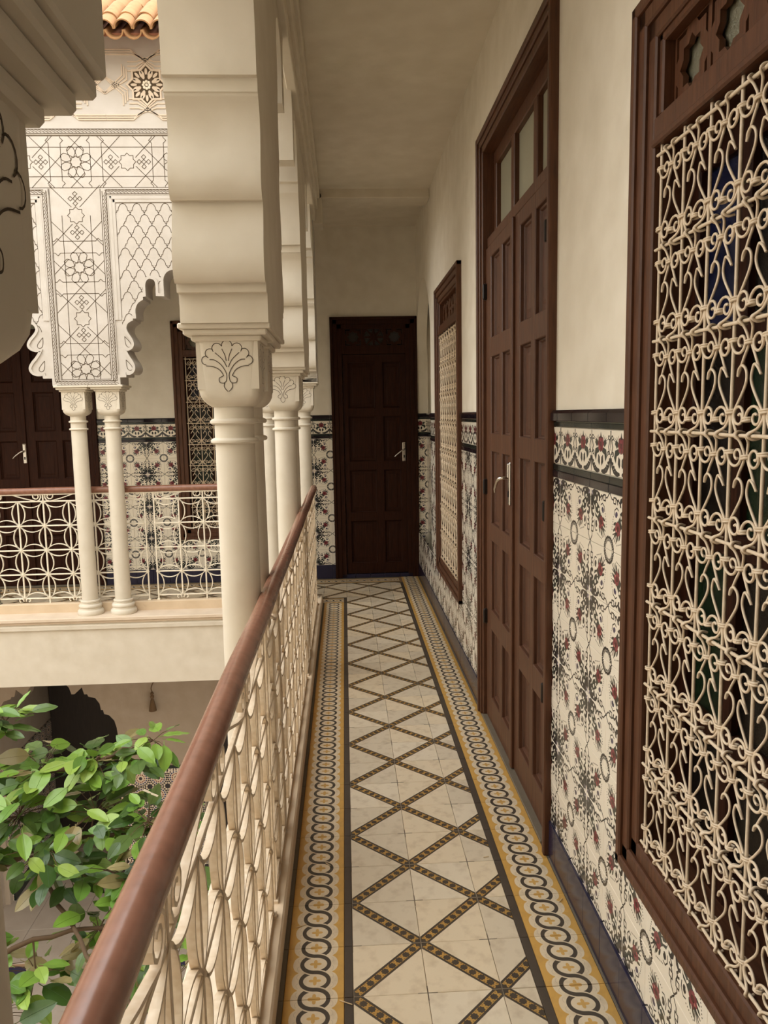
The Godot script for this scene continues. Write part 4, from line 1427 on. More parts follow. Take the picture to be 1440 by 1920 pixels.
func make_balustrade(called: String, label: String, at: Vector3, turn: float, x0: float, x1: float, posts: Array, iron: Material, rows: Array, flip: int) -> Node3D:
	var o := root(called, at, turn)
	tag(o, label, "balustrade")
	var d := 0.007   # half depth of the flat bars
	var b := MB.new()
	var line := []
	for i in 41:
		var x := lerpf(x0, x1, i / 40.0)
		line.append(Vector3(x, 0.986 + 0.0012 * sin(x * 5.0), 0.0009 * sin(x * 7.0)))
	b.tube(line, 0.0265, 18)
	for e in [x0, x1]:
		b.lathe([Vector2(0.0, -0.004), Vector2(0.03, -0.004), Vector2(0.03, 0.004), Vector2(0, 0.004)], 12, Vector3(e, 0.972, 0))
	part("handrail", b, M.rail, o)
	b = MB.new()
	b.box(Vector3(x0, 0.953, -0.009), Vector3(x1, 0.961, 0.009))
	part("top_flat", b, iron, o)
	var cell := MB.new()
	var k := 0.0995
	for s in 4:
		var xf := Transform3D(Basis(Vector3(0, 0, 1), s * PI / 2), Vector3.ZERO)
		var arc := []
		for i in 13:   # bulges from the lower edge of the cell towards its middle
			var t := lerpf(-1, 1, i / 12.0)
			var a := t * 0.93
			arc.append(Vector2(sin(a) / sin(0.93) * k, -k + (cos(a) - cos(0.93)) / (1 - cos(0.93)) * 0.05))
		cell.bar(arc, 0.0062, -d, d, xf)
	var cell_mesh := cell.mesh()
	var weld := MB.new()
	weld.lathe([Vector2(0, -0.011), Vector2(0.008, -0.008), Vector2(0.011, 0), Vector2(0.008, 0.008), Vector2(0, 0.011)], 8)
	var weld_mesh := weld.mesh()
	var foot := MB.new()
	foot.bar(spiral_pts(Vector2(-0.03, 0.02), 0.022, 0.008, -0.3, 4.6, 12), 0.006, -d, d)
	foot.bar(spiral_pts(Vector2(0.03, 0.02), 0.022, 0.008, PI + 0.3, PI - 4.6, 12), 0.006, -d, d)
	var foot_mesh := foot.mesh()
	for p in posts.size() - 1:
		var a: float = posts[p][1]
		var e: float = posts[p + 1][0]
		var count := roundi((e - a) / 0.199)
		var step := (e - a) / count
		for i in count + 1:
			b = MB.new()
			var long := i == 0 or i == count or i % 2 == 0
			b.box(Vector3(-0.0055, 0.07 if long else rows[0], -0.006), Vector3(0.0055, 0.962 if long else rows[4], 0.006), 0.0015)
			part("upright", b, iron, o, Vector3(a + step * i, 0, 0))
			if i == 0 or i == count:
				b = MB.new()
				b.box(Vector3(-0.012, 0.06, -0.014), Vector3(0.012, 0.085, 0.014), 0.002)
				part("foot_plate", b, iron, o, Vector3(a + step * i, 0, 0))
		for y in rows:
			b = MB.new()
			b.box(Vector3(a, y - 0.0055, -0.0055), Vector3(e, y + 0.0055, 0.0055), 0.0015)
			part("crossbar", b, iron, o)
		for i in range(0, count + 1):   # weld blobs where bars and arcs meet
			for j in range(1, 4):
				part("weld", weld_mesh, iron, o, Vector3(a + step * i, rows[j], 0))
		for i in count:
			for j in 4:
				var c := part("arc_square", cell_mesh, iron, o, Vector3(a + step * (i + 0.5), (rows[j] + rows[j + 1]) / 2, 0))
				c.scale = Vector3(step / 0.199, 1, 1)
			if i % 2 == 0 and rows[0] > 0.1:
				part("foot_scroll", foot_mesh, iron, o, Vector3(a + step * (i + (0.5 if i == count - 1 else 1.0)), 0.076, 0))
		var i := 0
		while i < count:
			var m := 2 if i + 1 < count else 1
			b = MB.new()
			var s := []
			for q in s_scroll(a + step * i, a + step * (i + m), (i / 2 + p) % 2 == flip):
				s.append(Vector2(q.x, q.y - (0.902 - rows[4]) * 0.95))
			b.bar(s, 0.0065, -d, d)
			part("scroll", b, iron, o)
			i += m
	return o

# ---------------------------------------------------------------- window grilles
const GW := 0.1125    # cell width
const GH := 0.1945    # cell height

func lift(p: Array, rows: Array) -> Array:
	var out := []
	for i in p.size():
		out.append(Vector3(p[i].x * GW, p[i].y * GH, rows[mini(i, rows.size() - 1)]))
	return out

func strand(side: float) -> MB:   # from the upper bar through the middle collar, out to a point, back, and out to the upright
	var b := MB.new()
	var p := [Vector3(0.22, 0.02, -0.009), Vector3(0.19, 0.035, 0.004), Vector3(0.165, 0.0, 0.011), Vector3(0.12, -0.06, 0.004), Vector3(0.04, -0.19, 0.0), Vector3(0.17, -0.32, 0), Vector3(0.335, -0.475, 0.0)]
	var q := [Vector3(0.335, -0.475, 0.0), Vector3(0.275, -0.415, 0.002), Vector3(0.18, -0.385, 0.002), Vector3(0.095, -0.425, 0), Vector3(0.065, -0.50, 0), Vector3(0.12, -0.58, 0), Vector3(0.27, -0.69, 0), Vector3(0.43, -0.80, 0.0), Vector3(0.435, -0.86, 0.0), Vector3(0.34, -0.93, 0.002), Vector3(0.23, -0.965, 0.006), Vector3(0.2, -1.0, 0.011), Vector3(0.215, -1.03, 0.003), Vector3(0.24, -1.02, -0.008)]
	var line := []
	for k in spline(p, 4):
		line.append(Vector3(k.x * side * GW, k.y * GH, k.z))
	b.tube(line, 0.0026, 7)
	line = []
	for k in spline(q, 4):
		line.append(Vector3(k.x * side * GW, k.y * GH, k.z))
	b.tube(line, 0.0026, 7)
	return b

func curl(side: float, low: bool) -> MB:
	var b := MB.new()
	var pts := []
	if low:   # above the next bar: hooks the bar, rises by the middle and rolls outwards and down
		pts = []
		for q in spiral_pts(Vector2(0.24, -0.84), 0.215, 0.04, PI + 0.3, PI - 8.6, 24):
			pts.append(Vector2(q.x, -0.84 + (q.y + 0.84) * GW / GH * 0.92))
	else:     # below the upper bar: runs down by the upright and rolls inwards and up
		pts = []
		for q in spiral_pts(Vector2(0.265, -0.185), 0.205, 0.04, 0.25, -8.2, 24):
			pts.append(Vector2(q.x, -0.185 + (q.y + 0.185) * GW / GH * 0.92))
	var line := []
	for i in pts.size():
		line.append(Vector3(pts[i].x * side * GW, pts[i].y * GH, 0.006 * pow(1.0 - float(i) / pts.size(), 3)))
	b.tube(line, 0.0026, 7)
	return b

func collar(w: float) -> MB:
	var b := MB.new()
	for k in 2:
		var line := []
		for i in 14:
			var a := TAU * i / 14
			line.append(Vector3(cos(a) * w, (k - 0.5) * 0.0042 + 0.0012 * cos(a), sin(a) * 0.0068))
		b.tube(line, 0.0024, 6, true)
	return b

var grille_meshes := {}

func make_grille(parent: Node3D, x: float, y: float, cols: int, rows: int, fine: bool) -> void:
	# x, y: lower left corner; stands at z = 0 of the parent
	var g := root("grille", Vector3(x, y, 0), 0, parent)
	if grille_meshes.is_empty():
		for s in 2:
			var sd := 1.0 if s == 0 else -1.0
			grille_meshes["strand%d" % s] = strand(sd).mesh()
			grille_meshes["low%d" % s] = curl(sd, true).mesh()
			grille_meshes["up%d" % s] = curl(sd, false).mesh()
		grille_meshes.wide = collar(0.0105).mesh()
		grille_meshes.narrow = collar(0.0085).mesh()
		var all := SurfaceTool.new()
		for key in grille_meshes:
			if key != "wide" and key != "narrow":
				all.append_from(grille_meshes[key], 0, Transform3D.IDENTITY)
		for k in [[0.5, -0.155], [0.5, -0.79]]:
			all.append_from(grille_meshes.wide, 0, Transform3D(Basis.IDENTITY, Vector3(k[0] * GW, k[1] * GH, 0)))
		for k in [[0.0, -0.19], [0.0, -0.86]]:
			all.append_from(grille_meshes.narrow, 0, Transform3D(Basis.IDENTITY, Vector3(k[0] * GW, k[1] * GH, 0)))
		grille_meshes.cell = all.commit()
	for i in cols + 1:
		var b := MB.new()
		var line := []
		for k in 12:
			line.append(Vector3(rng.randf_range(-0.0006, 0.0006), lerpf(-0.022, rows * GH + rng.randf_range(0.015, 0.03), k / 11.0), 0))
		b.tube(line, 0.0036, 8)
		part("bar", b, M.iron, g, Vector3(i * GW, 0, 0))
	for j in rows + 1:
		var b := MB.new()
		var line := []
		for k in 2 * cols + 1:
			line.append(Vector3(lerpf(-0.012, cols * GW + 0.012, k / (2.0 * cols)), rng.randf_range(-0.0006, 0.0006), 0.0025 if k % 2 else 0.0045))
		b.tube(line, 0.0035, 8)
		part("crossbar", b, M.iron, g, Vector3(0, j * GH, 0))
	for i in cols:
		for j in rows:
			var at := Vector3((i + 0.5) * GW, (j + 1) * GH, 0)
			if not fine:
				part("scroll_cell", grille_meshes.cell, M.iron, g, at)
				continue
			for s in 2:
				part("heart_strand", grille_meshes["strand%d" % s], M.iron, g, at)
				part("scroll", grille_meshes["up%d" % s], M.iron, g, at)
				part("scroll", grille_meshes["low%d" % s], M.iron, g, at)
			part("collar", grille_meshes.narrow, M.iron, g, at + Vector3(0, -0.19 * GH, 0))
			part("collar", grille_meshes.narrow, M.iron, g, at + Vector3(0, -0.86 * GH, 0))
	if fine:
		for i in cols + 1:
			for j in rows:
				for k in [-0.155, -0.79]:
					part("collar", grille_meshes.wide, M.iron, g, Vector3(i * GW, (j + 1 + k) * GH, 0))

# ---------------------------------------------------------------- joinery
func lattice_panel(parent: Node3D, x0: float, y0: float, w: float, h: float, z: float, units: Array, m: Material, glass: Material) -> void:
	# a board with cut-out stars; each unit is [centre fraction, size, kind]
	var top := CSGCombiner3D.new()
	top.name = numbered(parent, "lattice")
	var board := CSGBox3D.new()
	board.size = Vector3(w, h, 0.012)
	board.position = Vector3(x0 + w / 2, y0 + h / 2, z)
	board.material = m
	top.add_child(board)
	for u in units:
		var c := Vector2(x0 + w * u[0], y0 + h * (u[3] if u.size() > 3 else 0.5))
		var holes := []
		var s: float = u[1]
		if u[2] == 0:
			var st := PackedVector2Array()
			for i in 16:
				st.append(Vector2.from_angle(TAU * i / 16) * s * (0.36 if i % 2 == 0 else 0.275))
			holes.append(st)
			for k in 4:
				var l := PackedVector2Array()
				for q in [Vector2(0.48, 0.48), Vector2(0.48, 0.14), Vector2(0.42, 0.2), Vector2(0.42, 0.41), Vector2(0.2, 0.41), Vector2(0.14, 0.48)]:
					l.append((q * s).rotated(k * PI / 2))
				holes.append(l)
		else:
			for i in 8:
				var a := TAU * (i + 0.5) / 8
				holes.append(PackedVector2Array([Vector2.from_angle(a) * s * 0.16, Vector2.from_angle(a - 0.33) * s * 0.46, Vector2.from_angle(a + 0.33) * s * 0.46]))
		for p in holes:
			var cut := CSGPolygon3D.new()
			cut.operation = CSGShape3D.OPERATION_SUBTRACTION
			cut.polygon = p
			cut.depth = 0.04
			cut.position = Vector3(c.x, c.y, z + 0.02)
			cut.material = m
			top.add_child(cut)
	parent.add_child(top, true)
	var b := MB.new()
	b.box(Vector3(x0, y0, z - 0.018), Vector3(x0 + w, y0 + h, z - 0.013))
	part("transom_glass", b, glass, parent)

func panel_mesh(w: float, h: float, deep: float) -> MB:   # a sunk panel with sloped moulding, centre at 0, face plane z = 0
	var b := MB.new()
	var r := func(i: float, z: float) -> Array: return [Vector3(-w / 2 + i, -h / 2 + i, z), Vector3(w / 2 - i, -h / 2 + i, z), Vector3(w / 2 - i, h / 2 - i, z), Vector3(-w / 2 + i, h / 2 - i, z)]
	var rings := [r.call(0.0, 0.0), r.call(0.003, -0.003), r.call(0.004, -deep * 0.6), r.call(0.010, -deep * 0.7), r.call(0.014, -deep), r.call(0.034, -deep), r.call(0.045, -deep + 0.003)]
	for i in rings.size() - 1:
		for k in 4:
			var l := (k + 1) % 4
			b.quad(rings[i][k], rings[i][l], rings[i + 1][l], rings[i + 1][k])
	b.quad(rings[-1][0], rings[-1][1], rings[-1][2], rings[-1][3])
	return b

func handle(parent: Node3D, at: Vector3, dir: float) -> void:
	var h := root("handle", at, 0, parent)
	var b := MB.new()
	b.box(Vector3(-0.016, -0.1, 0), Vector3(0.016, 0.08, 0.008), 0.004)
	part("back_plate", b, M.chrome, h)
	b = MB.new()
	b.box(Vector3(-0.012, 0.015, 0.007), Vector3(0.012, 0.075, 0.014), 0.003)
	b.tube([Vector3(0, 0.015, 0.005), Vector3(0, 0.015, 0.03), Vector3(dir * 0.004, 0.013, 0.045), Vector3(dir * 0.03, 0.0, 0.05), Vector3(dir * 0.075, -0.035, 0.05), Vector3(dir * 0.092, -0.052, 0.046)], [0.008, 0.008, 0.008, 0.0065, 0.006, 0.005], 10)
	part("lever", b, M.chrome, h)
	b = MB.new()
	b.box(Vector3(-0.005, -0.065, 0.007), Vector3(0.005, -0.04, 0.012), 0.002)
	part("key_cover", b, M.hinge, h)

func make_leaf(parent: Node3D, x0: float, x1: float, y0: float, y1: float, z: float, cols: Array, rows: Array, wood: Material) -> Node3D:
	var b := MB.new()
	var edges := [x0]
	for c in cols:
		b.box(Vector3(edges[-1], y0, z - 0.035), Vector3(c[0], y1, z), 0.0015)
		var ys := [y0]
		for r in rows:
			b.box(Vector3(c[0] - 0.001, ys[-1], z - 0.035), Vector3(c[1] + 0.001, r[0], z - 0.0003))
			ys.append(r[1])
		b.box(Vector3(c[0] - 0.001, ys[-1], z - 0.035), Vector3(c[1] + 0.001, y1, z - 0.0003))
		edges.append(c[1])
	b.box(Vector3(edges[-1], y0, z - 0.035), Vector3(x1, y1, z), 0.0015)
	var leaf := part("leaf", b, wood, parent)
	for c in cols:
		for r in rows:
			part("panel", panel_mesh(c[1] - c[0], r[1] - r[0], 0.024), M.wood_panel if wood == M.wood else wood, leaf, Vector3((c[0] + c[1]) / 2, (r[0] + r[1]) / 2, z))
	return leaf

func frame_boards(b: MB, x0: float, x1: float, y0: float, y1: float, w: float, sill: bool) -> void:
	# an architrave of stepped boards round an opening; outer edge x0..x1, y0..y1
	for s in [[0.0, 0.026, 0.030], [0.024, w * 0.62, 0.021], [w * 0.6, w, 0.012]]:
		var a: float = s[0]
		var e: float = s[1]
		var z: float = s[2]
		var lo := y0 + (a if sill else 0.0)
		b.box(Vector3(x0 + a, lo, -0.12), Vector3(x0 + e, y1 - a, z), 0.004)
		b.box(Vector3(x1 - e, lo, -0.12), Vector3(x1 - a, y1 - a, z), 0.004)
		b.box(Vector3(x0 + a, y1 - e, -0.12), Vector3(x1 - a, y1 - a, z), 0.004)
		if sill:
			b.box(Vector3(x0 + a, y0 + a, -0.12), Vector3(x1 - a, y0 + e, z), 0.004)

func make_double_door(called: String, label: String, at: Vector3, turn: float, fine: bool, wood: Material) -> void:
	# local x from 0 to 1.355 seen from the front, y up, z out of the wall
	var o := root(called, at, turn)
	tag(o, label, "door", "", "structure")
	var b := MB.new()
	frame_boards(b, 0, 1.355, 0, 2.825, 0.08, false)
	b.box(Vector3(0.08, 2.312, -0.11), Vector3(1.275, 2.36, -0.012), 0.004)
	b.box(Vector3(0.075, 2.685, -0.11), Vector3(1.28, 2.75, -0.045), 0.004)
	for x in [0.08, 0.455, 0.845, 1.225]:
		b.box(Vector3(x, 2.34, -0.11), Vector3(x + (0.055 if x > 0.2 and x < 1.1 else 0.05), 2.69, -0.045), 0.004)
	part("frame", b, wood, o)
	for x in [[0.125, 0.46], [0.505, 0.85], [0.895, 1.23]]:
		b = MB.new()
		b.box(Vector3(x[0], 2.35, -0.075), Vector3(x[1], 2.685, -0.068))
		part("transom_pane", b, M.frosted, o)
	var rows := [[0.14, 0.49], [0.583, 0.93], [1.01, 1.36], [1.44, 1.80], [1.885, 2.255]]
	var l := make_leaf(o, 0.083, 0.700, 0.012, 2.308, -0.006, [[0.20, 0.40], [0.455, 0.625]], rows, wood)
	var r := make_leaf(o, 0.703, 1.273, 0.012, 2.308, -0.008, [[0.79, 0.975], [1.03, 1.205]], rows, wood)
	b = MB.new()
	b.box(Vector3(0.672, 0.014, -0.03), Vector3(0.712, 2.306, 0.006), 0.004)
	part("meeting_strip", b, wood, l)
	handle(l, Vector3(0.69, 1.255, 0.006), -1.0)
	for y in [0.55, 1.2, 2.13]:
		for k in 2:
			b = MB.new()
			b.box(Vector3(-0.009, -0.036, -0.012), Vector3(0.009, 0.036, 0.014), 0.004)
			b.tube([Vector3(0, -0.04, 0), Vector3(0, 0.04, 0)], 0.004, 8)
			part("hinge", b, M.hinge, l if k == 0 else r, Vector3(0.098 if k == 0 else 1.243, y - (0.02 if k == 0 else 0.0), 0.0))
	b = MB.new()
	b.box(Vector3(0.08, 0.0, -0.1), Vector3(1.275, 0.011, 0.02), 0.002)
	part("threshold", b, M.grey_strip, o)

func make_end_door() -> void:
	var o := root("door_1", Vector3(-0.1, 0, -5.37))
	tag(o, "dark brown eight-panel door with a carved star transom at the end of the walkway", "door", "", "structure")
	var b := MB.new()
	frame_boards(b, 0, 0.80, 0, 2.43, 0.108, false)
	b.box(Vector3(0.1, 2.095, -0.11), Vector3(0.70, 2.175, 0.004), 0.003)
	b.box(Vector3(0.1, 2.32, -0.11), Vector3(0.70, 2.34, 0.004), 0.003)
	part("frame", b, M.wood_dark, o)
	lattice_panel(o, 0.105, 2.172, 0.595, 0.15, -0.004, [[0.18, 0.15, 0], [0.5, 0.2, 1], [0.82, 0.15, 0]], M.wood_dark, M.glass_dark)
	var leaf := make_leaf(o, 0.11, 0.692, 0.04, 2.092, -0.006, [[0.157, 0.405], [0.478, 0.725 - 0.085]], [[0.14, 0.545], [0.626, 1.026], [1.105, 1.526], [1.60, 2.022]], M.wood_dark)
	handle(leaf, Vector3(0.668, 1.20, -0.004), -1.0)
	b = MB.new()
	for i in 5:
		var bx := MB.new()
		bx.box(Vector3(-0.069, 0, -0.03), Vector3(0.069, 0.036, 0.012), 0.002)
		part("threshold_tile", bx, M.navy, o, Vector3(0.12 + 0.14 * i, 0.0, 0.0))

func make_window(called: String, label: String, at: Vector3, turn: float, fine: bool) -> void:
	# local x from 0 to 1.12, y from 0 (lower frame edge) to 2.003
	var o := root(called, at, turn)
	tag(o, label, "window", "", "structure")
	var b := MB.new()
	frame_boards(b, 0, 1.12, 0, 2.003, 0.098, true)
	b.box(Vector3(0.09, 1.690, -0.12), Vector3(1.03, 1.745, 0.010), 0.004)
	b.box(Vector3(0.09, 1.683, -0.12), Vector3(1.03, 1.70, 0.016), 0.004)
	part("frame", b, M.wood, o)
	b = MB.new()
	for x in [0.098, 1.002]:   # beads round the lattice
		b.box(Vector3(x, 1.745, -0.03), Vector3(x + 0.02, 1.91, 0.004), 0.004)
	b.box(Vector3(0.098, 1.89, -0.03), Vector3(1.022, 1.912, 0.004), 0.004)
	part("bead", b, M.wood, o)
	lattice_panel(o, 0.105, 1.742, 0.91, 0.152, -0.028, [[0.1, 0.145, 0], [0.27, 0.145, 0], [0.5, 0.2, 1], [0.73, 0.145, 0], [0.9, 0.145, 0]], M.wood, M.glass_clear)
	make_grille(o, 0.116, 0.108, 8, 8, fine)
	# casement behind the grille
	b = MB.new()
	for x in [0.09, 0.30, 0.52, 0.79, 0.985]:
		b.box(Vector3(x, 0.08, -0.115), Vector3(x + (0.075 if x == 0.52 else 0.045), 1.69, -0.075), 0.004)
	for y in [0.08, 0.42, 0.83, 1.24, 1.62]:
		b.box(Vector3(0.09, y, -0.113), Vector3(1.03, y + (0.1 if y < 0.1 else 0.05), -0.077), 0.004)
	part("casement", b, M.wood_dark, o)
	var xs := [[0.135, 0.30], [0.345, 0.52], [0.595, 0.79], [0.835, 0.985]]
	var ys := [[0.18, 0.42], [0.47, 0.83], [0.88, 1.24], [1.29, 1.62]]
	for i in 4:
		for j in 4:
			b = MB.new()
			b.box(Vector3(xs[i][0] - 0.004, ys[j][0] - 0.004, -0.098), Vector3(xs[i][1] + 0.004, ys[j][1] + 0.004, -0.093))
			part("pane", b, [M.glass_dark, M.glass_blue, M.glass_green, M.glass_dark, M.glass_dark][(i * 3 + j * 2) % 5], o)
	b = MB.new()
	b.box(Vector3(0.02, 0.02, -0.139), Vector3(1.1, 1.98, -0.13))
	part("shutter", b, M.wood_dark, o)

func make_joinery() -> void:
	make_double_door("door_2", "tall brown double door with sunk panels and three frosted panes above, in the right wall", Vector3(0.7, 0, D2.position.x), -PI / 2, true, M.wood)
	make_window("window_1", "large brown-framed window with cream scrolled iron grille, nearest on the right", Vector3(0.7, W1.position.y, W1.position.x), -PI / 2, true)
	make_window("window_2", "narrow-looking grilled window beyond the double door, seen at a steep slant", Vector3(0.7, W2.position.y, W2.position.x), -PI / 2, false)
	make_end_door()
	make_double_door("door_3", "dark double door with chrome lever in the gallery across the courtyard", Vector3(-3.60, 0, -5.37), 0.0, false, M.wood_dark)
	make_window("window_3", "grilled window in the gallery across the courtyard, behind the near column", Vector3(-1.535, 0.41, -5.37), 0.0, false)
# ---------------------------------------------------------------- courtyard plants and small things
func leaf_mesh(kind: int) -> ArrayMesh:
	var b := MB.new()
	var n := 10
	var rows := []
	var wide: float = [0.24, 0.27, 0.22, 0.29][kind % 4]
	var bend: float = [0.10, 0.22, -0.06, 0.16][kind % 4]
	var fold: float = [0.10, 0.06, 0.16, 0.03][kind % 4]
	for i in n + 1:
		var t := float(i) / n
		var w := wide * pow(sin(PI * pow(t, 0.85)), 0.75) if t > 0 and t < 1 else 0.0
		w += 0.004
		var row := []
		for k in 7:
			var s := (k - 3) / 3.0
			row.append(Vector3(s * w, absf(s) * w * fold * 2.0 - bend * t * t + 0.012 * sin(t * 19.0 + absf(s) * 2.0) * absf(s), -t))
		rows.append(row)
	b.grid(rows)
	var stem := [Vector3(0, 0.02, 0.16), Vector3(0, 0.0, 0.05), Vector3(0, -0.001, -0.02)]
	b.tube(stem, 0.012, 5)
	var rib := []
	for i in 8:
		var t := float(i) / 7.4
		rib.append(Vector3(0, -bend * t * t + 0.004, -t))
	b.tube(rib, 0.006, 4)
	return b.mesh()

# branches: points in the courtyard, then radius at the start and the end
const BRANCHES := [
	[0.05, 0.03, Vector3(-2.9, -3.76, -1.3), Vector3(-2.85, -3.0, -1.4), Vector3(-2.6, -2.2, -1.5), Vector3(-2.4, -1.5, -1.6)],
	[0.024, 0.008, Vector3(-2.4, -1.5, -1.6), Vector3(-2.3, -0.9, -1.9), Vector3(-1.95, -0.42, -2.1), Vector3(-1.5, -0.33, -2.2), Vector3(-1.15, -0.24, -2.25)],
	[0.02, 0.006, Vector3(-2.4, -1.5, -1.6), Vector3(-2.2, -0.7, -1.7), Vector3(-2.05, -0.1, -2.0), Vector3(-1.85, 0.06, -2.1)],
	[0.02, 0.006, Vector3(-2.3, -1.1, -1.8), Vector3(-1.8, -0.75, -2.0), Vector3(-1.3, -0.62, -2.0), Vector3(-0.9, -0.6, -1.9)],
	[0.02, 0.006, Vector3(-2.4, -1.5, -1.6), Vector3(-1.9, -1.1, -1.6), Vector3(-1.4, -0.95, -1.7), Vector3(-0.95, -1.0, -1.7)],
	[0.02, 0.005, Vector3(-2.55, -2.0, -1.5), Vector3(-1.9, -1.5, -1.5), Vector3(-1.4, -1.35, -1.55), Vector3(-1.0, -1.3, -1.5)],
	[0.022, 0.006, Vector3(-2.45, -1.6, -1.6), Vector3(-1.95, -1.38, -1.3), Vector3(-1.6, -1.62, -1.2), Vector3(-1.25, -1.75, -1.1)],
	[0.02, 0.006, Vector3(-2.6, -2.3, -1.4), Vector3(-2.0, -1.75, -1.1), Vector3(-1.5, -1.55, -0.9), Vector3(-1.1, -1.5, -0.8)],
	[0.012, 0.004, Vector3(-1.6, -0.9, -2.0), Vector3(-1.2, -0.85, -1.4), Vector3(-0.85, -0.75, -0.9), Vector3(-0.7, -0.7, -0.6)],
]
# bunches of leaves: middle, spread, how many, leaf length, share of light leaves, painting in sky light above and shade below
const BUNCHES := [
	[Vector3(-1.93, 0.0, -2.1), Vector3(0.14, 0.07, 0.12), 9, 0.115, 0.8],
	[Vector3(-1.80, -0.02, -2.1), Vector3(0.06, 0.05, 0.1), 4, 0.10, 0.9],
	[Vector3(-1.95, -0.34, -2.1), Vector3(0.15, 0.06, 0.2), 11, 0.125, 0.9],
	[Vector3(-1.65, -0.32, -2.15), Vector3(0.17, 0.06, 0.2), 14, 0.125, 0.8],
	[Vector3(-1.38, -0.30, -2.2), Vector3(0.13, 0.06, 0.15), 12, 0.12, 0.8],
	[Vector3(-1.08, -0.22, -2.25), Vector3(0.10, 0.035, 0.12), 7, 0.105, 0.8],
	[Vector3(-1.22, -0.32, -2.2), Vector3(0.1, 0.06, 0.12), 7, 0.105, 0.3],
	[Vector3(-1.75, -0.52, -2.05), Vector3(0.2, 0.1, 0.2), 16, 0.115, 0.45],
	[Vector3(-1.35, -0.52, -2.05), Vector3(0.17, 0.1, 0.2), 16, 0.115, 0.45],
	[Vector3(-1.05, -0.55, -1.95), Vector3(0.13, 0.08, 0.15), 11, 0.11, 0.5],
	[Vector3(-2.0, -0.66, -1.95), Vector3(0.13, 0.1, 0.15), 8, 0.13, 0.25],
	[Vector3(-1.5, -0.75, -1.95), Vector3(0.17, 0.08, 0.2), 12, 0.115, 0.25],
	[Vector3(-1.15, -0.76, -1.85), Vector3(0.15, 0.09, 0.15), 12, 0.11, 0.3],
	[Vector3(-0.9, -0.78, -1.75), Vector3(0.12, 0.1, 0.15), 9, 0.105, 0.35],
	[Vector3(-0.95, -1.02, -1.7), Vector3(0.13, 0.1, 0.15), 10, 0.105, 0.3],
	[Vector3(-1.27, -0.98, -1.75), Vector3(0.13, 0.07, 0.15), 9, 0.105, 0.3],
	[Vector3(-1.95, -0.95, -1.6), Vector3(0.11, 0.05, 0.15), 7, 0.115, 0.5],
	[Vector3(-1.85, -1.08, -1.6), Vector3(0.15, 0.06, 0.15), 10, 0.12, 0.3],
	[Vector3(-1.55, -1.12, -1.65), Vector3(0.15, 0.06, 0.15), 9, 0.125, 0.35],
	[Vector3(-1.0, -1.28, -1.55), Vector3(0.13, 0.1, 0.15), 10, 0.1, 0.3],
	[Vector3(-1.9, -1.38, -1.35), Vector3(0.1, 0.06, 0.12), 6, 0.125, 0.4],
	[Vector3(-1.55, -1.62, -1.2), Vector3(0.15, 0.07, 0.12), 8, 0.11, 0.3],
	[Vector3(-1.25, -1.5, -1.25), Vector3(0.1, 0.07, 0.12), 7, 0.11, 0.35],
	[Vector3(-1.75, -1.78, -1.05), Vector3(0.12, 0.07, 0.12), 7, 0.12, 0.2],
	[Vector3(-1.25, -1.75, -0.95), Vector3(0.14, 0.08, 0.12), 8, 0.125, 0.5],
	[Vector3(-1.0, -0.42, -1.75), Vector3(0.1, 0.07, 0.12), 6, 0.1, 0.5],
	[Vector3(-0.98, -0.77, -1.72), Vector3(0.12, 0.08, 0.14), 9, 0.1, 0.3],
	[Vector3(-1.06, -0.93, -1.6), Vector3(0.12, 0.07, 0.14), 8, 0.105, 0.35],
	[Vector3(-0.86, -0.60, -1.5), Vector3(0.08, 0.07, 0.12), 7, 0.095, 0.4],
	[Vector3(-0.92, -0.62, -1.7), Vector3(0.12, 0.09, 0.15), 9, 0.1, 0.3],
	[Vector3(-1.55, -0.62, -1.9), Vector3(0.16, 0.08, 0.2), 9, 0.11, 0.3],
	[Vector3(-1.7, -1.25, -1.3), Vector3(0.12, 0.05, 0.12), 5, 0.125, 0.5],
	[Vector3(-1.55, -1.3, -0.95), Vector3(0.1, 0.06, 0.1), 5, 0.13, 0.7],
	[Vector3(-0.8, -0.98, -0.75), Vector3(0.1, 0.12, 0.2), 8, 0.095, 0.6],
	[Vector3(-0.75, -0.72, -0.95), Vector3(0.08, 0.1, 0.2), 7, 0.085, 0.6],
	[Vector3(-0.8, -1.25, -0.9), Vector3(0.1, 0.1, 0.2), 8, 0.095, 0.5],
]

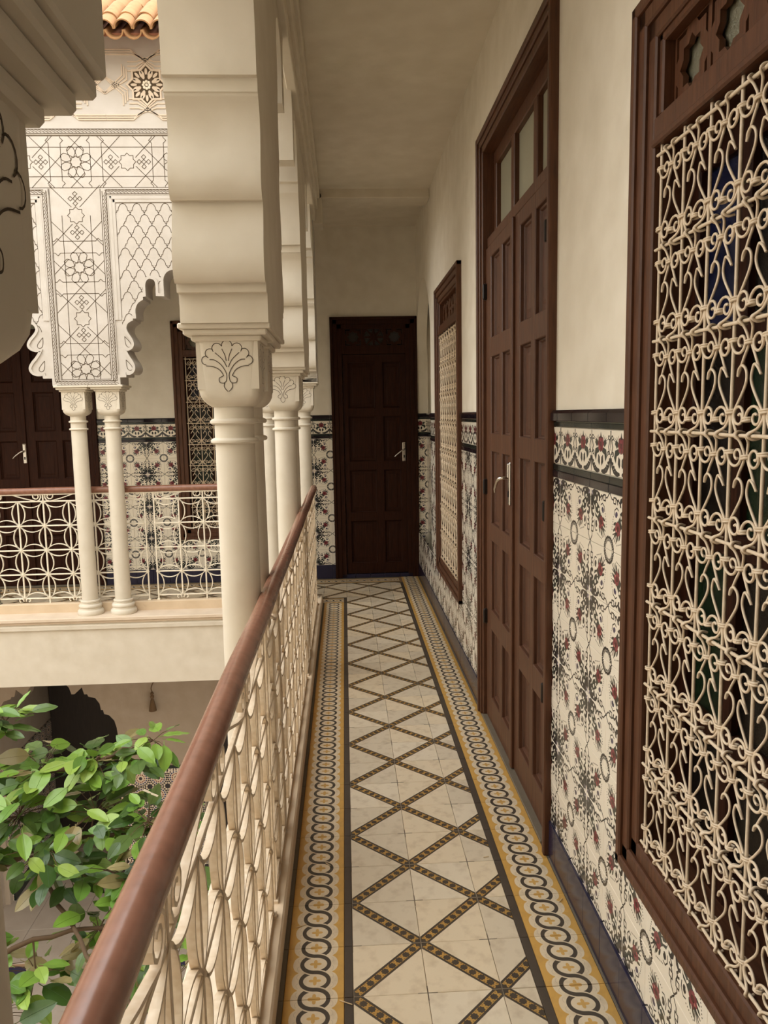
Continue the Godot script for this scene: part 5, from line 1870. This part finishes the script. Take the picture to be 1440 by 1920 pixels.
func make_tree() -> void:
	var o := root("citrus_tree", Vector3(-2.9, -3.76, -1.3))
	tag(o, "leafy green citrus tree growing up from the courtyard beyond the handrail", "tree")
	var base := Vector3(-2.9, -3.76, -1.3)
	var samples := []
	for i in BRANCHES.size():
		var br: Array = BRANCHES[i]
		var line := spline(br.slice(2), 6)
		var radii := []
		for k in line.size():
			line[k] = line[k] + Vector3(rng.randf_range(-0.012, 0.012), rng.randf_range(-0.012, 0.012), rng.randf_range(-0.012, 0.012)) * (0.0 if k == 0 else 1.0) - base
			radii.append(lerpf(br[0], br[1], float(k) / (line.size() - 1)))
			samples.append(line[k])
		var b := MB.new()
		b.tube(line, radii, 8)
		part("trunk" if i == 0 else "branch", b, M.bark, o)
	var meshes := []
	for k in 4:
		meshes.append(leaf_mesh(k))
	var twigs := MB.new()
	var joined := {}
	var counts_leaf := 0
	for bu in BUNCHES:
		var mid: Vector3 = bu[0] - base
		var near_: Vector3 = samples[0]
		for s in samples:
			if s.distance_to(mid) < near_.distance_to(mid):
				near_ = s
		twigs.tube(spline([near_, near_.lerp(mid, 0.5) + Vector3(0, 0.02, 0), mid], 3), [0.006, 0.0055, 0.005, 0.0045, 0.004, 0.0035, 0.003], 5)
		for i in int(bu[2] * 3.2):
			var sp: Vector3 = bu[1]
			var p: Vector3 = mid + Vector3(rng.randfn(0, 0.6) * sp.x, rng.randfn(0, 0.65) * sp.y, rng.randfn(0, 0.6) * sp.z)
			var out: Vector3 = p - mid
			out.y *= 0.3
			out = (out.normalized() + Vector3(rng.randf_range(-0.9, 0.9), rng.randf_range(-0.55, 0.15), rng.randf_range(-0.9, 0.9))).normalized()
			var up := (Vector3.UP + Vector3(rng.randf_range(-0.5, 0.7), 0, rng.randf_range(-0.2, 0.9))).normalized()
			var light: bool = rng.randf() < bu[4]
			var m := "leaf%d" % ([0, 3, 0, 1, 5][rng.randi_range(0, 4)] if light else [2, 1, 2, 5, 4][rng.randi_range(0, 4)])
			var size: float = bu[3] * rng.randf_range(0.85, 1.5)
			var xf := Transform3D(Basis.looking_at(out, up).scaled(Vector3.ONE * size), p)
			var me: ArrayMesh = meshes[rng.randi_range(0, 3)]
			if counts_leaf < 300:
				counts_leaf += 1
				part("leaf", me, M[m], o).transform = xf
			else:   # past three hundred leaves: joined, by colour
				if not joined.has(m):
					joined[m] = SurfaceTool.new()
				joined[m].append_from(me, 0, xf)
			if i % 2 == 0:
				twigs.tube([mid, mid.lerp(p, 0.6) + Vector3(0, 0.008, 0), p - out * size * -0.0], [0.0028, 0.0022, 0.0018], 4)
	part("twigs", twigs, M.bark, o)
	for m in joined:
		part("foliage", joined[m].commit(), M[m], o).set_meta("kind", "stuff")
	# bare twigs and a withered tuft where the leaves thin out
	var at := Vector3(-1.75, -1.22, -1.5) - base
	var b := MB.new()
	for i in 22:
		var e := Vector3(rng.randf_range(-1, 1), rng.randf_range(-0.6, 0.6), rng.randf_range(-1, 1)).normalized()
		var long := rng.randf_range(0.04, 0.2) if i > 10 else rng.randf_range(0.2, 0.42)
		b.tube([Vector3.ZERO, e * long * 0.5 + Vector3(0, 0.012, 0), e * long], [0.0025, 0.0018, 0.001], 4)
	part("dry_twigs", b, M.bark, o, at)
	b = MB.new()
	for i in 14:
		var c := Vector3(rng.randf_range(-0.05, 0.05), rng.randf_range(-0.03, 0.03), rng.randf_range(-0.04, 0.04))
		var e := Vector3(rng.randf_range(-1, 1), rng.randf_range(-1, 1), rng.randf_range(-1, 1)).normalized()
		b.bar([Vector2(-0.02, 0), Vector2(0, 0.006), Vector2(0.022, 0)], 0.014, -0.001, 0.001, Transform3D(Basis.looking_at(e), c))
	var dry := part("dry_leaves", b, M.twig_dry, o, at)
	dry.set_meta("label", "withered brown tuft of dry leaves")

func make_small_things() -> void:
	var o := root("tassel", Vector3(-2.05, -1.21, -5.97))
	tag(o, "brown tassel on a cord hanging against the lower wall above the tree", "tassel")
	var b := MB.new()
	b.tube(spline([Vector3(0.035, 0.05, 0), Vector3(0.015, 0.03, 0.004), Vector3(-0.002, -0.02, 0.01), Vector3(0.006, -0.06, 0.012)], 5), 0.006, 6)
	part("cord", b, M.tassel, o)
	b = MB.new()
	b.lathe([Vector2(0.0, -0.26), Vector2(0.04, -0.258), Vector2(0.034, -0.22), Vector2(0.024, -0.17), Vector2(0.018, -0.14), Vector2(0.012, -0.13), Vector2(0.021, -0.115), Vector2(0.021, -0.1), Vector2(0.012, -0.088), Vector2(0.019, -0.075), Vector2(0.012, -0.06), Vector2(0, -0.055)], 14, Vector3(0.006, 0, 0.02))
	part("skirt", b, M.tassel, o)
	o = root("white_tag", Vector3(-0.93, -0.19, -1.58))
	tag(o, "small bent white plastic tag caught among the tree leaves beside the handrail", "tag")
	o.rotation = Vector3(0.3, 0.2, -0.65)
	b = MB.new()
	b.box(Vector3(-0.038, -0.005, -0.001), Vector3(-0.004, 0.006, 0.002), 0.001)
	b.box(Vector3(0.004, -0.006, -0.001), Vector3(0.04, 0.004, 0.002), 0.001)
	b.box(Vector3(-0.006, -0.002, -0.002), Vector3(0.006, 0.002, 0.001), 0.0005)
	part("strip", b, M.white_scrap, o)
	var bits := [[Vector3(-0.155, 0, -0.30), 0.5, 0.032, "pale straw sliver lying on the chain border near the handrail kerb"], [Vector3(-0.02, 0, 0.02), -0.45, 0.038, "pale straw sliver at the foot of the left dark strip, closest to the viewer"], [Vector3(0.66, 0, -0.36), 0.9, 0.022, "short white sliver on the right border by the door frame"], [Vector3(0.47, 0, -0.62), 0.3, 0.02, "tiny pale sliver by the right dark strip further along"], [Vector3(-0.08, 0, -0.62), -0.8, 0.024, "pale sliver on the left border, second from the viewer"]]
	for k in bits:
		b = MB.new()
		b.tube([Vector3(-k[2] / 2, 0.002, 0), Vector3(0, 0.0035, 0.002), Vector3(k[2] / 2, 0.002, 0.001)], 0.0014, 5)
		var s := part("straw", b, M.straw, self, k[0])
		s.rotation.y = k[1]
		tag(s, k[3], "straw")

func _ready() -> void:
	rng.seed = 20
	var cam := Camera3D.new()
	cam.name = "camera"
	cam.fov = 66.93
	cam.near = 0.02
	cam.far = 100
	cam.transform = Transform3D(Basis(Vector3(0.99851922, -0.01829467, 0.05123153), Vector3(0.0245262, 0.99200653, -0.1237801), Vector3(-0.04855749, 0.12485333, 0.99098628)), Vector3(0.0129, 1.5398, 1.8919))
	add_child(cam)
	cam.current = true
	var env := Environment.new()
	env.background_mode = Environment.BG_SKY
	var sky := Sky.new()
	var sm := ProceduralSkyMaterial.new()
	sm.sky_top_color = Color(0.97, 0.975, 0.97)
	sm.sky_horizon_color = Color(1.0, 0.97, 0.92)
	sm.ground_bottom_color = Color(0.5, 0.45, 0.4)
	sm.ground_horizon_color = Color(0.9, 0.85, 0.78)
	sky.sky_material = sm
	env.sky = sky
	env.background_energy_multiplier = 1.0
	env.tonemap_mode = Environment.TONE_MAPPER_LINEAR
	env.tonemap_exposure = 4.4
	env.sdfgi_enabled = true
	env.ssao_enabled = true
	env.ssil_enabled = true
	var we := WorldEnvironment.new()
	we.name = "environment"
	we.environment = env
	add_child(we)
	materials()
	make_shell()
	make_floor()
	make_arcades()
	make_joinery()
	make_balustrade("balustrade", "long iron balustrade with brown handrail running along the walkway beside the viewer", Vector3(-0.235, 0, 0), -PI / 2, -4.08, 1.80, [[-4.06, -4.06], [-2.385, -2.315], [-0.315, -0.245], [1.755, 1.755]], M.iron, [0.083, 0.277, 0.473, 0.670, 0.867], 1)
	make_balustrade("balustrade", "white iron balustrade with a thin brown handrail across the courtyard", Vector3(0, 0, -4.385), 0.0, -4.1, -0.34, [[-4.0, -4.0], [-2.8, -2.8], [-1.606, -1.532], [-0.36, -0.36]], M.iron_white, [0.114, 0.310, 0.508, 0.706, 0.902], 0)
	make_roof()
	make_tree()
	make_small_things()
